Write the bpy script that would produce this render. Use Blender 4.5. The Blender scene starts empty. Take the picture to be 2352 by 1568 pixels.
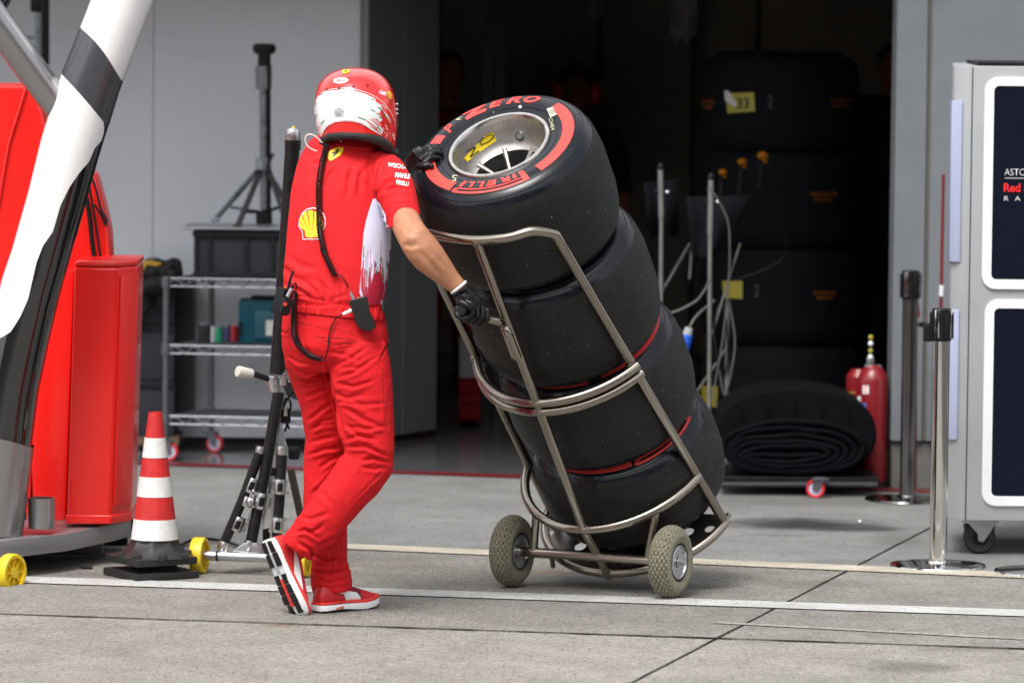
import bpy, bmesh, math, random
import numpy as np
from mathutils import Vector as V, Matrix, noise
from mathutils.bvhtree import BVHTree
R = math.radians
random.seed(4)
S = bpy.context.scene
COL = S.collection
# ---------------------------------------------------------------- camera, world, sun, exposure
H = 2.12; K = 11570.0; CX, CY = 1176.0, 784.0        # photo measured at 2352 x 1568
PITCH = math.atan(872 / K); ROLL = R(0.55)
CAMM = Matrix.Translation((0, 0, H)) @ Matrix.Rotation(R(90) - PITCH, 4, 'X') @ Matrix.Rotation(ROLL, 4, 'Z')
cd = bpy.data.cameras.new('camera'); cam = bpy.data.objects.new('camera', cd); COL.objects.link(cam)
cam.matrix_world = CAMM
cd.sensor_width = 36; cd.lens = 36 * K / 2352; cd.clip_end = 3000; cd.clip_start = 0.5
cd.dof.use_dof = True; cd.dof.focus_distance = 16.55; cd.dof.aperture_fstop = 3.3
S.camera = cam
w = bpy.data.worlds.new('World'); S.world = w; w.use_nodes = True
nt = w.node_tree; bg = nt.nodes['Background']
sky = nt.nodes.new('ShaderNodeTexSky'); sky.sky_type = 'NISHITA'; sky.sun_disc = False
SUN_EL, SUN_AZ = R(58), R(205)
sky.sun_elevation = SUN_EL; sky.sun_rotation = SUN_AZ; sky.dust_density = 3.0; sky.ozone_density = 1.0
hs = nt.nodes.new('ShaderNodeHueSaturation'); hs.inputs['Saturation'].default_value = 0.22
nt.links.new(sky.outputs[0], hs.inputs['Color']); nt.links.new(hs.outputs[0], bg.inputs[0])
bg.inputs[1].default_value = 0.14
ld = bpy.data.lights.new('sun', 'SUN'); ld.energy = 1.4; ld.angle = R(24); ld.color = (1, .975, .94)
sun = bpy.data.objects.new('sun', ld); COL.objects.link(sun)
# sun stands behind the camera, a little to its left
sd = V((math.sin(SUN_AZ) * math.cos(SUN_EL), math.cos(SUN_AZ) * math.cos(SUN_EL), math.sin(SUN_EL)))
sun.rotation_euler = (-sd).to_track_quat('-Z', 'Y').to_euler()
S.view_settings.view_transform = 'Standard'; S.view_settings.look = 'None'
S.view_settings.exposure = 1.0; S.view_settings.gamma = 1; S.view_settings.use_curve_mapping = False
S.render.engine = 'CYCLES'; S.cycles.max_bounces = 6
# ---------------------------------------------------------------- projection helpers (where a thing stands in the world)
CR = CAMM.to_3x3(); CL = V((0, 0, H))
def ray(px, py): return (CR @ V(((px - CX) / K, (CY - py) / K, -1))).normalized()
def at(px, py, Y):
    d = ray(px, py); return CL + d * (Y / d.y)
def onz(px, py, z=0.0):
    d = ray(px, py); return CL + d * ((z - H) / d.z)
CRI = np.array(CR.inverted())
def proj(P):
    P = np.atleast_2d(np.array(P, float)) - np.array(CL); q = P @ CRI.T
    return np.stack([CX + K * q[:, 0] / -q[:, 2], CY - K * q[:, 1] / -q[:, 2]], 1)
def pxm(Y): return K / Y                               # photo pixels per metre at depth Y
# ---------------------------------------------------------------- materials
MATS = {}
def mat(name, col, rough=.5, metal=0, bump=None, var=None, coat=0, spec=.5, emit=None, speck=None, trans=0, alpha=1, aniso=0):
    if name in MATS: return MATS[name]
    m = bpy.data.materials.new(name); m.use_nodes = True; n = m.node_tree.nodes; L = m.node_tree.links
    b = n['Principled BSDF']; c4 = (*col, 1)
    b.inputs['Base Color'].default_value = c4; b.inputs['Roughness'].default_value = rough
    b.inputs['Metallic'].default_value = metal; b.inputs['Coat Weight'].default_value = coat
    b.inputs['Coat Roughness'].default_value = .06
    b.inputs['Specular IOR Level'].default_value = spec; b.inputs['Transmission Weight'].default_value = trans
    b.inputs['Alpha'].default_value = alpha
    tc = n.new('ShaderNodeTexCoord'); src = None
    if var:                                          # list of (scale, amount): mottled tone
        last = None
        for sc, am in var:
            t = n.new('ShaderNodeTexNoise'); t.inputs['Scale'].default_value = sc; t.inputs['Detail'].default_value = 6
            t.inputs['Roughness'].default_value = .65
            L.new(tc.outputs['Object'], t.inputs['Vector'])
            r = n.new('ShaderNodeMapRange'); r.inputs[1].default_value = .3; r.inputs[2].default_value = .7
            r.inputs[3].default_value = 1 - am; r.inputs[4].default_value = 1 + am
            L.new(t.outputs[0], r.inputs[0])
            mx = n.new('ShaderNodeMix'); mx.data_type = 'RGBA'; mx.blend_type = 'MULTIPLY'; mx.inputs[0].default_value = 1
            if last: L.new(last, mx.inputs[6])
            else: mx.inputs[6].default_value = c4
            L.new(r.outputs[0], mx.inputs[7]); last = mx.outputs[2]
        src = last
        rr = n.new('ShaderNodeMapRange'); rr.inputs[1].default_value = .3; rr.inputs[2].default_value = .7
        rr.inputs[3].default_value = max(0, rough - .1); rr.inputs[4].default_value = min(1, rough + .1)
        L.new(t.outputs[0], rr.inputs[0]); L.new(rr.outputs[0], b.inputs['Roughness'])
    if speck:                                        # (scale, threshold, colour)
        t = n.new('ShaderNodeTexVoronoi'); t.inputs['Scale'].default_value = speck[0]
        L.new(tc.outputs['Object'], t.inputs['Vector'])
        t2 = n.new('ShaderNodeMath'); t2.operation = 'LESS_THAN'; t2.inputs[1].default_value = speck[1]
        L.new(t.outputs['Distance'], t2.inputs[0])
        sw = n.new('ShaderNodeSeparateColor'); L.new(t.outputs['Color'], sw.inputs[0])
        t3 = n.new('ShaderNodeMath'); t3.operation = 'GREATER_THAN'; t3.inputs[1].default_value = .8
        L.new(sw.outputs[0], t3.inputs[0])
        t4 = n.new('ShaderNodeMath'); t4.operation = 'MULTIPLY'; L.new(t2.outputs[0], t4.inputs[0]); L.new(t3.outputs[0], t4.inputs[1])
        mx = n.new('ShaderNodeMix'); mx.data_type = 'RGBA'
        L.new(t4.outputs[0], mx.inputs[0])
        if src: L.new(src, mx.inputs[6])
        else: mx.inputs[6].default_value = c4
        mx.inputs[7].default_value = (*speck[2], 1); src = mx.outputs[2]
    if src: L.new(src, b.inputs['Base Color'])
    if bump:                                         # list of (scale, strength, distance)
        last = None
        for sc, st, di in bump:
            t = n.new('ShaderNodeTexNoise'); t.inputs['Scale'].default_value = sc; t.inputs['Detail'].default_value = 5
            L.new(tc.outputs['Object'], t.inputs['Vector'])
            bn = n.new('ShaderNodeBump'); bn.inputs['Strength'].default_value = st; bn.inputs['Distance'].default_value = di
            L.new(t.outputs[0], bn.inputs['Height'])
            if last: L.new(last, bn.inputs['Normal'])
            last = bn.outputs[0]
        L.new(last, b.inputs['Normal'])
    if emit: b.inputs['Emission Color'].default_value = (*emit[0], 1); b.inputs['Emission Strength'].default_value = emit[1]
    MATS[name] = m; return m
# ---------------------------------------------------------------- object helpers
def tag(o, label=None, cat=None, group=None, kind=None):
    if label: o['label'] = label
    if cat: o['category'] = cat
    if group: o['group'] = group
    if kind: o['kind'] = kind
    return o
def thing(name, loc, label, cat, group=None):
    o = bpy.data.objects.new(name, None); COL.objects.link(o); o.location = loc; o.empty_display_size = .1
    bpy.context.view_layer.update()
    return tag(o, label, cat, group)
WM = {}
def wmat(o):
    m = o.matrix_basis.copy(); p = o.parent
    while p: m = p.matrix_basis @ m; p = p.parent
    return m
def link(name, me, m, parent=None, label=None, smooth=True):
    """mesh in WORLD coordinates; parented without moving it"""
    o = bpy.data.objects.new(name, me); COL.objects.link(o)
    if m is not None:
        me.materials.clear()
        for x in (m if isinstance(m, (list, tuple)) else [m]): me.materials.append(x)
    if smooth: me.shade_smooth()
    if parent:
        me.transform(wmat(parent).inverted()); o.parent = parent
    else:                                            # origin at the mesh's base
        if len(me.vertices):
            co = np.array([v.co[:] for v in me.vertices]); c = V(((co[:, 0].min() + co[:, 0].max()) / 2, (co[:, 1].min() + co[:, 1].max()) / 2, co[:, 2].min()))
            me.transform(Matrix.Translation(-c)); o.location = c
    if label: o['label'] = label
    return o
def copy_tree(o, parent=None):
    c = o.copy(); COL.objects.link(c); c.parent = parent
    for ch in list(o.children): copy_tree(ch, c)
    return c
class MB:
    def __init__(s): s.v = []; s.f = []
    def add(s, vs, fs):
        k = len(s.v); s.v += [tuple(v) for v in vs]; s.f += [tuple(i + k for i in f) for f in fs]; return s
    def box(s, c, d, M=None, bev=0):
        x, y, z = d[0] / 2, d[1] / 2, d[2] / 2
        if bev <= 0:
            vs = [V((a * x, b * y, e * z)) for a in (-1, 1) for b in (-1, 1) for e in (-1, 1)]
            fs = [(0, 1, 3, 2), (4, 6, 7, 5), (0, 4, 5, 1), (2, 3, 7, 6), (0, 2, 6, 4), (1, 5, 7, 3)]
        else:
            bm = bmesh.new(); bmesh.ops.create_cube(bm, size=1)
            for v in bm.verts: v.co = V((v.co.x * d[0], v.co.y * d[1], v.co.z * d[2]))
            bmesh.ops.bevel(bm, geom=bm.edges[:], offset=min(bev, min(d) * .45), segments=2, affect='EDGES', profile=.6)
            bm.verts.index_update(); vs = [v.co.copy() for v in bm.verts]; fs = [tuple(v.index for v in f.verts) for f in bm.faces]; bm.free()
        if M: vs = [M @ v for v in vs]
        return s.add([v + V(c) for v in vs], fs)
    def tube(s, pts, r, n=10, closed=False, caps=True):
        pts = [V(p) for p in pts]; N = len(pts); rr = r if isinstance(r, (list, tuple)) else [r] * N
        def tan(i):
            a = pts[(i - 1) % N] if (closed or i > 0) else pts[0]; b = pts[(i + 1) % N] if (closed or i < N - 1) else pts[-1]
            return (b - a).normalized()
        t0 = tan(0); up = V((0, 0, 1)) if abs(t0.z) < .9 else V((0, 1, 0)); nx = t0.cross(up).normalized()
        vs = []
        for i in range(N):
            t = tan(i); nx = (nx - t * nx.dot(t)).normalized(); ny = t.cross(nx)
            for k in range(n):
                a = 2 * math.pi * k / n; vs.append(pts[i] + (nx * math.cos(a) + ny * math.sin(a)) * rr[i])
        fs = []
        for i in range(N if closed else N - 1):
            for k in range(n):
                a = i * n + k; b = i * n + (k + 1) % n; c = ((i + 1) % N) * n
                fs.append((a, b, c + (k + 1) % n, c + k))
        if not closed and caps: fs += [tuple(range(n))[::-1], tuple((N - 1) * n + k for k in range(n))]
        return s.add(vs, fs)
    def lathe(s, prof, M, n=48, closed=False):
        """prof: (radius, height) along local z"""
        vs = []; m = len(prof)
        for r, z in prof:
            for k in range(n):
                a = 2 * math.pi * k / n; vs.append(M @ V((r * math.cos(a), r * math.sin(a), z)))
        fs = []
        for i in range(m if closed else m - 1):
            j = (i + 1) % m
            for k in range(n): fs.append((i * n + k, i * n + (k + 1) % n, j * n + (k + 1) % n, j * n + k))
        if not closed:
            if prof[0][0] > 1e-5: fs.append(tuple(range(n))[::-1])
            if prof[-1][0] > 1e-5: fs.append(tuple((m - 1) * n + k for k in range(n)))
        return s.add(vs, fs)
    def prism(s, poly, off):
        """poly: 3-D points of one face, off: extrusion vector"""
        n = len(poly); off = V(off)
        return s.add([V(p) for p in poly] + [V(p) + off for p in poly],
                     [tuple(range(n))[::-1], tuple(range(n, 2 * n))] + [(i, (i + 1) % n, n + (i + 1) % n, n + i) for i in range(n)])
    def mesh(s, name='m', bev=0, seg=2):
        me = bpy.data.meshes.new(name); me.from_pydata([tuple(v) for v in s.v], [], s.f)
        bm = bmesh.new(); bm.from_mesh(me); bmesh.ops.remove_doubles(bm, verts=bm.verts, dist=1e-6)
        bmesh.ops.recalc_face_normals(bm, faces=bm.faces)
        if bev:
            es = [e for e in bm.edges if e.is_manifold and e.calc_face_angle(0) > .5]
            bmesh.ops.bevel(bm, geom=es, offset=bev, segments=seg, affect='EDGES', profile=.6, clamp_overlap=True)
        for e in bm.edges:
            if e.is_manifold and e.calc_face_angle(0) > .6: e.smooth = False
        bm.to_mesh(me); bm.free(); me.update(); return me
    def build(s, name, m, parent=None, label=None, bev=0, seg=2):
        return link(name, s.mesh(name, bev, seg), m, parent, label)
def frame(o, z, x=None):
    """matrix with local z along z"""
    z = V(z).normalized(); x = V(x) if x else (V((1, 0, 0)) if abs(z.x) < .8 else V((0, 1, 0)))
    y = z.cross(x).normalized(); x = y.cross(z)
    return Matrix.Translation(V(o)) @ Matrix(((x.x, y.x, z.x), (x.y, y.y, z.y), (x.z, y.z, z.z))).to_4x4()
def cyl(p0, p1, r, n=16, r1=None):
    mb = MB(); p0 = V(p0); p1 = V(p1); l = (p1 - p0).length
    return mb.lathe([(r, 0), (r1 if r1 else r, l)], frame(p0, p1 - p0), n)
def smooth_path(pts, k=6):
    pts = [V(p) for p in pts]; out = []
    for i in range(len(pts) - 1):
        p0 = pts[max(i - 1, 0)]; p1 = pts[i]; p2 = pts[i + 1]; p3 = pts[min(i + 2, len(pts) - 1)]
        for j in range(k):
            t = j / k
            out.append(.5 * ((2 * p1) + (p2 - p0) * t + (2 * p0 - 5 * p1 + 4 * p2 - p3) * t * t + (3 * p1 - p0 - 3 * p2 + p3) * t ** 3))
    out.append(pts[-1]); return out
def flat(outer, holes=(), depth=.004, res=1):
    """2-D outline with holes -> extruded mesh data in local xy"""
    cu = bpy.data.curves.new('c', 'CURVE'); cu.dimensions = '2D'; cu.fill_mode = 'BOTH'; cu.extrude = depth / 2
    for poly in [outer] + list(holes):
        sp = cu.splines.new('POLY'); sp.points.add(len(poly) - 1)
        for i, p in enumerate(poly): sp.points[i].co = (p[0], p[1], 0, 1)
        sp.use_cyclic_u = True
    o = bpy.data.objects.new('t', cu); COL.objects.link(o); dg = bpy.context.evaluated_depsgraph_get()
    me = bpy.data.meshes.new_from_object(o.evaluated_get(dg)); bpy.data.objects.remove(o); bpy.data.curves.remove(cu); return me
def text_mesh(t, size=1, bold=0, space=1, shear=0, align='LEFT'):
    cu = bpy.data.curves.new('t', 'FONT'); cu.body = t; cu.size = size; cu.offset = bold; cu.space_character = space
    cu.shear = shear; cu.align_x = align; cu.resolution_u = 3; cu.fill_mode = 'FRONT'
    o = bpy.data.objects.new('t', cu); COL.objects.link(o); dg = bpy.context.evaluated_depsgraph_get()
    me = bpy.data.meshes.new_from_object(o.evaluated_get(dg)); bpy.data.objects.remove(o); bpy.data.curves.remove(cu); return me
def arc_pts(c, r, a0, a1, n=12): return [(c[0] + r * math.cos(a0 + (a1 - a0) * i / n), c[1] + r * math.sin(a0 + (a1 - a0) * i / n)) for i in range(n + 1)]
def rrect(x0, y0, x1, y1, r, n=4):
    o = []
    for cx, cy, a in ((x1 - r, y1 - r, 0), (x0 + r, y1 - r, 90), (x0 + r, y0 + r, 180), (x1 - r, y0 + r, 270)):
        o += arc_pts((cx, cy), r, R(a), R(a + 90), n)
    return o
# blobs: closed primitives fused into one continuous surface
def p_cap(bm, p0, r0, p1, r1):
    p0 = V(p0); p1 = V(p1); d = p1 - p0; l = d.length; M = frame(p0, d) if l > 1e-6 else Matrix.Translation(p0)
    prof = [(r0 * math.sin(a), -r0 * math.cos(a)) for a in np.linspace(.02, math.pi / 2, 6)] + [(r1 * math.sin(a), l - r1 * math.cos(a)) for a in np.linspace(math.pi / 2, math.pi - .02, 6)]
    bm.lathe(prof, M, 20)
def p_ell(bm, c, rad, M=None):
    M = (M or Matrix.Identity(4)); T = Matrix.Translation(V(c)) @ M @ Matrix.Diagonal((*rad, 1))
    bm.lathe([(math.sin(a), -math.cos(a)) for a in np.linspace(.02, math.pi - .02, 16)], T, 28)
def p_loft(bm, secs, n=32, power=2.3):
    """secs: (centre, half width, half depth, [direction of width]); rings normal to the path"""
    P = [V(s[0]) for s in secs]; N = len(P); vs = []
    for i in range(N):
        t = (P[min(i + 1, N - 1)] - P[max(i - 1, 0)]).normalized()
        wd = V(secs[i][3]) if len(secs[i]) > 3 and secs[i][3] else V((0, -1, 0)).cross(t)
        wd = (wd - t * wd.dot(t)).normalized(); dd = t.cross(wd)
        for k in range(n):
            a = 2 * math.pi * k / n; c, s_ = math.cos(a), math.sin(a); e = 2 / power
            vs.append(P[i] + wd * secs[i][1] * math.copysign(abs(c) ** e, c) + dd * secs[i][2] * math.copysign(abs(s_) ** e, s_))
    fs = [(i * n + k, i * n + (k + 1) % n, (i + 1) * n + (k + 1) % n, (i + 1) * n + k) for i in range(N - 1) for k in range(n)]
    fs += [tuple(range(n))[::-1], tuple((N - 1) * n + k for k in range(n))]
    bm.add(vs, fs)
def fuse(bm, voxel, it=6, fac=.5):
    me = bm.mesh('f'); o = bpy.data.objects.new('f', me); COL.objects.link(o)
    m = o.modifiers.new('r', 'REMESH'); m.mode = 'VOXEL'; m.voxel_size = voxel
    if it: m = o.modifiers.new('s', 'SMOOTH'); m.factor = fac; m.iterations = it
    dg = bpy.context.evaluated_depsgraph_get(); r = bpy.data.meshes.new_from_object(o.evaluated_get(dg))
    bpy.data.objects.remove(o); return r
def bvh(*mes):
    vs = []; fs = []
    for me in mes:
        k = len(vs); vs += [v.co.copy() for v in me.vertices]; fs += [tuple(i + k for i in p.vertices) for p in me.polygons]
    return BVHTree.FromPolygons(vs, fs)
def seg_dist(P, line):
    best = np.full(len(P), 1e9); sgn = np.zeros(len(P)); tt = np.zeros(len(P)); n = len(line) - 1
    for i in range(n):
        a = np.array(line[i], float); b = np.array(line[i + 1], float); d = b - a; L = max(np.hypot(*d), 1e-6)
        t = np.clip(((P - a) @ d) / L ** 2, 0, 1); q = a + t[:, None] * d; e = P - q; dist = np.hypot(e[:, 0], e[:, 1])
        s = (d[0] * (P[:, 1] - a[1]) - d[1] * (P[:, 0] - a[0])) / L
        m = dist < best; best[m] = dist[m]; sgn[m] = np.sign(s[m]); tt[m] = (i + t[m]) / n
    return best, sgn, tt
def fold(me, lines, noise_amp=0, noise_sc=20):
    """press cloth folds into the surface along traced lines: (points, half width px, depth m)"""
    n = len(me.vertices); co = np.zeros(n * 3); me.vertices.foreach_get('co', co); co = co.reshape(-1, 3)
    no = np.zeros(n * 3); me.vertices.foreach_get('normal', no) if hasattr(me.vertices[0], 'normal') else None
    no = np.array([v.normal[:] for v in me.vertices]); P = proj(co); off = np.zeros(n)
    vd = np.array(CL) - co; vd /= np.linalg.norm(vd, axis=1)[:, None]; face = np.clip(((no * vd).sum(1) + .15) * 2.5, 0, 1)
    for line, wd, dep in lines:
        d, s, t = seg_dist(P, line); m = d < wd * 5
        env = np.clip(np.sin(np.clip(t, .02, .98) * math.pi) * 1.6, 0, 1)
        sd = d * s
        f = -np.exp(-(sd / wd) ** 2) + .75 * np.exp(-((sd - 2.0 * wd) / (wd * 1.3)) ** 2) + .3 * np.exp(-((sd + 2.2 * wd) / (wd * 1.5)) ** 2)
        f *= np.exp(-np.maximum(d - np.abs(sd), 0) ** 2)
        off[m] += (f * env * dep * face)[m]
    if noise_amp:
        for i in range(n):
            p = V(co[i]) * noise_sc; q = V((p.x, p.y, p.z * .8)); nn = 1 - abs(noise.noise(q + V((noise.noise(q * .4) * 1.5, 0, 0)))) * 2
            off[i] += (nn - .5) * noise_amp
    co += no * off[:, None]; me.vertices.foreach_set('co', co.ravel()); me.update(); return me
def decal(name, poly, target, m, parent, off=.0015, step=9, label=None, me=None, thick=0):
    """flat print traced in the photo, laid on the surface it belongs to"""
    bm = bmesh.new()
    if me is not None: bm.from_mesh(me)
    else:
        polys = poly if isinstance(poly[0][0], (list, tuple)) else [poly]
        for pl in polys:
            f = bm.faces.new([bm.verts.new((p[0], p[1], 0)) for p in pl])
        bmesh.ops.triangulate(bm, faces=bm.faces[:])
    if step:
        xs = [v.co.x for v in bm.verts]; ys = [v.co.y for v in bm.verts]
        for ax, lo, hi in ((0, min(xs), max(xs)), (1, min(ys), max(ys))):
            k = lo + step
            while k < hi:
                nrm = (1, 0, 0) if ax == 0 else (0, 1, 0); c = (k, 0, 0) if ax == 0 else (0, k, 0)
                bmesh.ops.bisect_plane(bm, geom=bm.verts[:] + bm.edges[:] + bm.faces[:], plane_co=c, plane_no=nrm); k += step
    dead = []
    for v in bm.verts:
        d = ray(v.co.x, v.co.y); h = target.ray_cast(CL, d)
        if h[0] is None: dead.append(v); continue
        nn = h[1]
        if nn.dot(d) > 0: nn = -nn
        v.co = h[0] + nn * off
    if dead: bmesh.ops.delete(bm, geom=dead, context='VERTS')
    for f in bm.faces:
        f.normal_update()
        if f.normal.dot(f.calc_center_median() - CL) > 0: f.normal_flip()
    if thick:
        bmesh.ops.solidify(bm, geom=bm.faces[:], thickness=thick)
    r = bpy.data.meshes.new(name); bm.to_mesh(r); bm.free()
    return link(name, r, m, parent, label)
def tdecal(name, t, x, y, hpx, target, m, parent, ang=0, bold=0, sx=1, off=.002, space=1, shear=0, align='CENTER', step=0):
    me = text_mesh(t, 1, bold, space, shear, align); c, s = math.cos(R(ang)), math.sin(R(ang)); k = hpx / .7
    for v in me.vertices:
        a = v.co.x * k * sx; b = -(v.co.y - .35) * k; v.co = V((x + a * c - b * s, y + a * s + b * c, 0))
    return decal(name, None, target, m, parent, off, step, None, me)
def hit(target, px, py, off=0.0, default=16.3):
    d = ray(px, py); h = target.ray_cast(CL, d)
    if h[0] is None: return at(px, py, default)
    return h[0] - d * off
def ellp(x, y, rx, ry, ang=0, n=20):
    c, s = math.cos(R(ang)), math.sin(R(ang))
    return [(x + rx * math.cos(a) * c - ry * math.sin(a) * s, y + rx * math.cos(a) * s + ry * math.sin(a) * c) for a in np.linspace(0, 2 * math.pi, n, endpoint=False)]
def helix(path, rad, turns, wr, per=12):
    pts = smooth_path(path, 10); Ls = [0]
    for a, b in zip(pts, pts[1:]): Ls.append(Ls[-1] + (b - a).length)
    out = []; N = turns * per
    for i in range(N + 1):
        d = Ls[-1] * i / N; k = min(max(np.searchsorted(Ls, d) - 1, 0), len(pts) - 2)
        t = (d - Ls[k]) / max(Ls[k + 1] - Ls[k], 1e-9); p = pts[k].lerp(pts[k + 1], t); tg = (pts[min(k + 2, len(pts) - 1)] - pts[max(k - 1, 0)]).normalized()
        x = tg.cross(V((0, 1, 0))).normalized(); y = tg.cross(x); a = 2 * math.pi * i / per
        out.append(p + (x * math.cos(a) + y * math.sin(a)) * rad)
    return MB().tube(out, wr, 5)
# palette
M_ = mat
RUB = M_('tread_rubber', (.0125, .0123, .0118), .52, bump=[(230, .55, .0025), (60, .3, .003)], speck=(110, .05, (.12, .118, .11)), var=[(5, .3), (28, .35), (90, .35)], spec=.28)
SIDE = M_('sidewall_rubber', (.005, .0066, .0105), .25, var=[(9, .2)], spec=.35, coat=.05)
MARK = M_('tyre_marking_red', (.78, .055, .045), .5, var=[(40, .05)])
STEEL = M_('brushed_steel', (.34, .30, .255), .22, 1, var=[(5, .12)])
WHEELM = M_('cast_magnesium', (.40, .38, .36), .42, .9, var=[(14, .22), (70, .1)])
ALU = M_('machined_aluminium', (.60, .60, .61), .3, 1)
CHROME = M_('chrome', (.72, .71, .69), .08, 1)
CARBON = M_('carbon_tube', (.009, .0088, .0085), .34, coat=.1, spec=.3, var=[(30, .2)])
BLACKP = M_('black_plastic', (.008, .008, .009), .42, var=[(30, .15)], spec=.25)
BLACKF = M_('black_fabric', (.010, .010, .011), .85, bump=[(300, .3, .001)])
GREYT = M_('solid_foam_tyre', (.20, .185, .13), .75, var=[(30, .15), (140, .15)], bump=[(200, .2, .001)])
REDG = M_('glossy_red_paint', (.80, .012, .008), .3, coat=.3)
REDC = M_('red_polo_fabric', (.64, .013, .017), .75, bump=[(900, .25, .0008), (30, .25, .005)], var=[(8, .06)], spec=.25)
REDT = M_('red_trouser_fabric', (.56, .010, .014), .78, bump=[(22, .5, .010), (55, .35, .005), (700, .2, .0006)], var=[(7, .08)], spec=.2)
REDH = M_('red_helmet_paint', (.76, .012, .008), .16, coat=1)
WHITEP = M_('white_gloss_paint', (.80, .80, .79), .2, coat=.6)
WHITEM = M_('white_matt', (.78, .78, .79), .6)
MESHW = M_('white_mesh_fabric', (.66, .64, .78), .8, bump=[(500, .4, .001)], var=[(500, .1)])
SKIN = M_('skin', (.43, .19, .10), .5, bump=[(160, .25, .001), (18, .3, .004)], var=[(9, .16), (70, .08)])
SKIN.node_tree.nodes['Principled BSDF'].inputs['Subsurface Weight'].default_value = .1
SKIN.node_tree.nodes['Principled BSDF'].inputs['Subsurface Scale'].default_value = .01
GLOVE = M_('black_nitrile_glove', (.006, .006, .007), .36, spec=.3, bump=[(70, .5, .003)])
YEL = M_('yellow_print', (.85, .62, .02), .5)
YELW = M_('yellow_wheel_plastic', (.78, .55, .015), .42, var=[(25, .2)], bump=[(60, .2, .001)])
GREEN = M_('green_print', (.0, .22, .07), .5)
BLACKI = M_('black_print', (.01, .01, .01), .5)
GREY = M_('grey_metallic_paint', (.33, .33, .34), .35, .6)
# ================================================================ THE SETTING
def ground_mat(name, col, spots, fine=.22, coarse=.12, rough=.85, dark=(.05, .045, .04)):
    m = mat(name, col, rough, var=[(.6, .14), (4, coarse * 1.3), (38, fine), (110, fine * 1.6)], bump=[(110, .8, .008), (22, .3, .006)], spec=.2, speck=(60, .34, tuple(c * .55 for c in col)))
    n = m.node_tree.nodes; L = m.node_tree.links; b = n['Principled BSDF']; src = b.inputs['Base Color'].links[0].from_socket
    geo = n.new('ShaderNodeNewGeometry'); ns = n.new('ShaderNodeTexNoise'); ns.inputs['Scale'].default_value = 6; ns.inputs['Detail'].default_value = 8
    L.new(geo.outputs['Position'], ns.inputs['Vector'])
    for (x, y, rx, ry, am, c) in spots:
        s = n.new('ShaderNodeVectorMath'); s.operation = 'SUBTRACT'; L.new(geo.outputs['Position'], s.inputs[0]); s.inputs[1].default_value = (x, y, 0)
        d = n.new('ShaderNodeVectorMath'); d.operation = 'MULTIPLY'; L.new(s.outputs[0], d.inputs[0]); d.inputs[1].default_value = (1 / rx, 1 / ry, 0)
        l = n.new('ShaderNodeVectorMath'); l.operation = 'LENGTH'; L.new(d.outputs[0], l.inputs[0])
        a = n.new('ShaderNodeMath'); a.operation = 'ADD'; L.new(l.outputs['Value'], a.inputs[0]); L.new(ns.outputs[0], a.inputs[1])
        r = n.new('ShaderNodeMapRange'); r.inputs[1].default_value = .9; r.inputs[2].default_value = 1.5; r.inputs[3].default_value = am; r.inputs[4].default_value = 0
        L.new(a.outputs[0], r.inputs[0])
        mx = n.new('ShaderNodeMix'); mx.data_type = 'RGBA'; L.new(r.outputs[0], mx.inputs[0]); L.new(src, mx.inputs[6]); mx.inputs[7].default_value = (*c, 1); src = mx.outputs[2]
    L.new(src, b.inputs['Base Color']); return m
def sp(px, py, rpx, rd, am, c=(.06, .055, .05)):
    p = onz(px, py); return (p.x, p.y, rpx / pxm(p.y), rd, am, c)
CON1 = ground_mat('old_aggregate_concrete', (.25, .235, .207), [sp(2080, 1530, 170, .16, .45), sp(2230, 1490, 160, .08, .3), sp(650, 1436, 60, .05, .5, (.16, .09, .05)), sp(1500, 1545, 90, .1, .25, (.4, .38, .35))], .30, .14)
CON2 = ground_mat('brown_worn_concrete', (.215, .203, .182), [sp(1450, 1345, 260, .12, .35), sp(1265, 1313, 60, .10, .5, (.22, .13, .05)), sp(900, 1300, 200, .08, .3, (.17, .12, .07)), sp(1850, 1340, 150, .15, .25), sp(260, 1320, 200, .1, .4)], .28, .14)
CON3 = ground_mat('smooth_grey_concrete', (.205, .205, .198), [sp(1850, 1203, 230, .24, .95, (.03, .028, .026)), sp(1950, 1214, 170, .12, .8, (.04, .038, .035)), sp(1780, 1228, 90, .07, .4, (.06, .057, .05)), sp(2000, 1290, 260, .1, .25), sp(500, 1080, 300, .25, .25), sp(1900, 1150, 400, .3, .35), sp(2060, 1240, 80, .3, .3)], .12, .12, .7)
gb = MB().prism([(-400, -300, -.06), (400, -300, -.06), (400, 900, -.06), (-400, 900, -.06)], (0, 0, .03)).build('ground', mat('joint_dirt', (.035, .032, .028), .95))
tag(gb, kind='structure')
def ln(a, b):
    a, b = onz(*a), onz(*b); return (a.x, a.y, b.x - a.x, b.y - a.y)
def inter(p, q):
    x1, y1, a, b = p; x2, y2, c, d = q; det = a * -d + c * b; t = ((x2 - x1) * -d + c * (y2 - y1)) / det; return V((x1 + a * t, y1 + b * t, 0))
LA = ln((0, 1410), (2352, 1490)); LY = ln((860, 1259), (2352, 1323)); LT = ln((310, 1060), (1215, 1091)); LB = ln((1450, 1568), (2130, 1215))
nb = (LB[2], LB[3]); L0 = (0, 7.0, 1, 0)
GJ = {}
def shiftB(k): return (LB[0] + k, LB[1], LB[2], LB[3])
g = .004
def off_line(l, s):
    L_ = math.hypot(l[2], l[3]); return (l[0] - l[3] / L_ * s, l[1] + l[2] / L_ * s, l[2], l[3])
cols_ = [shiftB(-7.2), shiftB(-3.6), LB, shiftB(3.6)]
pav = thing('pavement', (0, 16, 0), None, None); pav['kind'] = 'structure'
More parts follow.
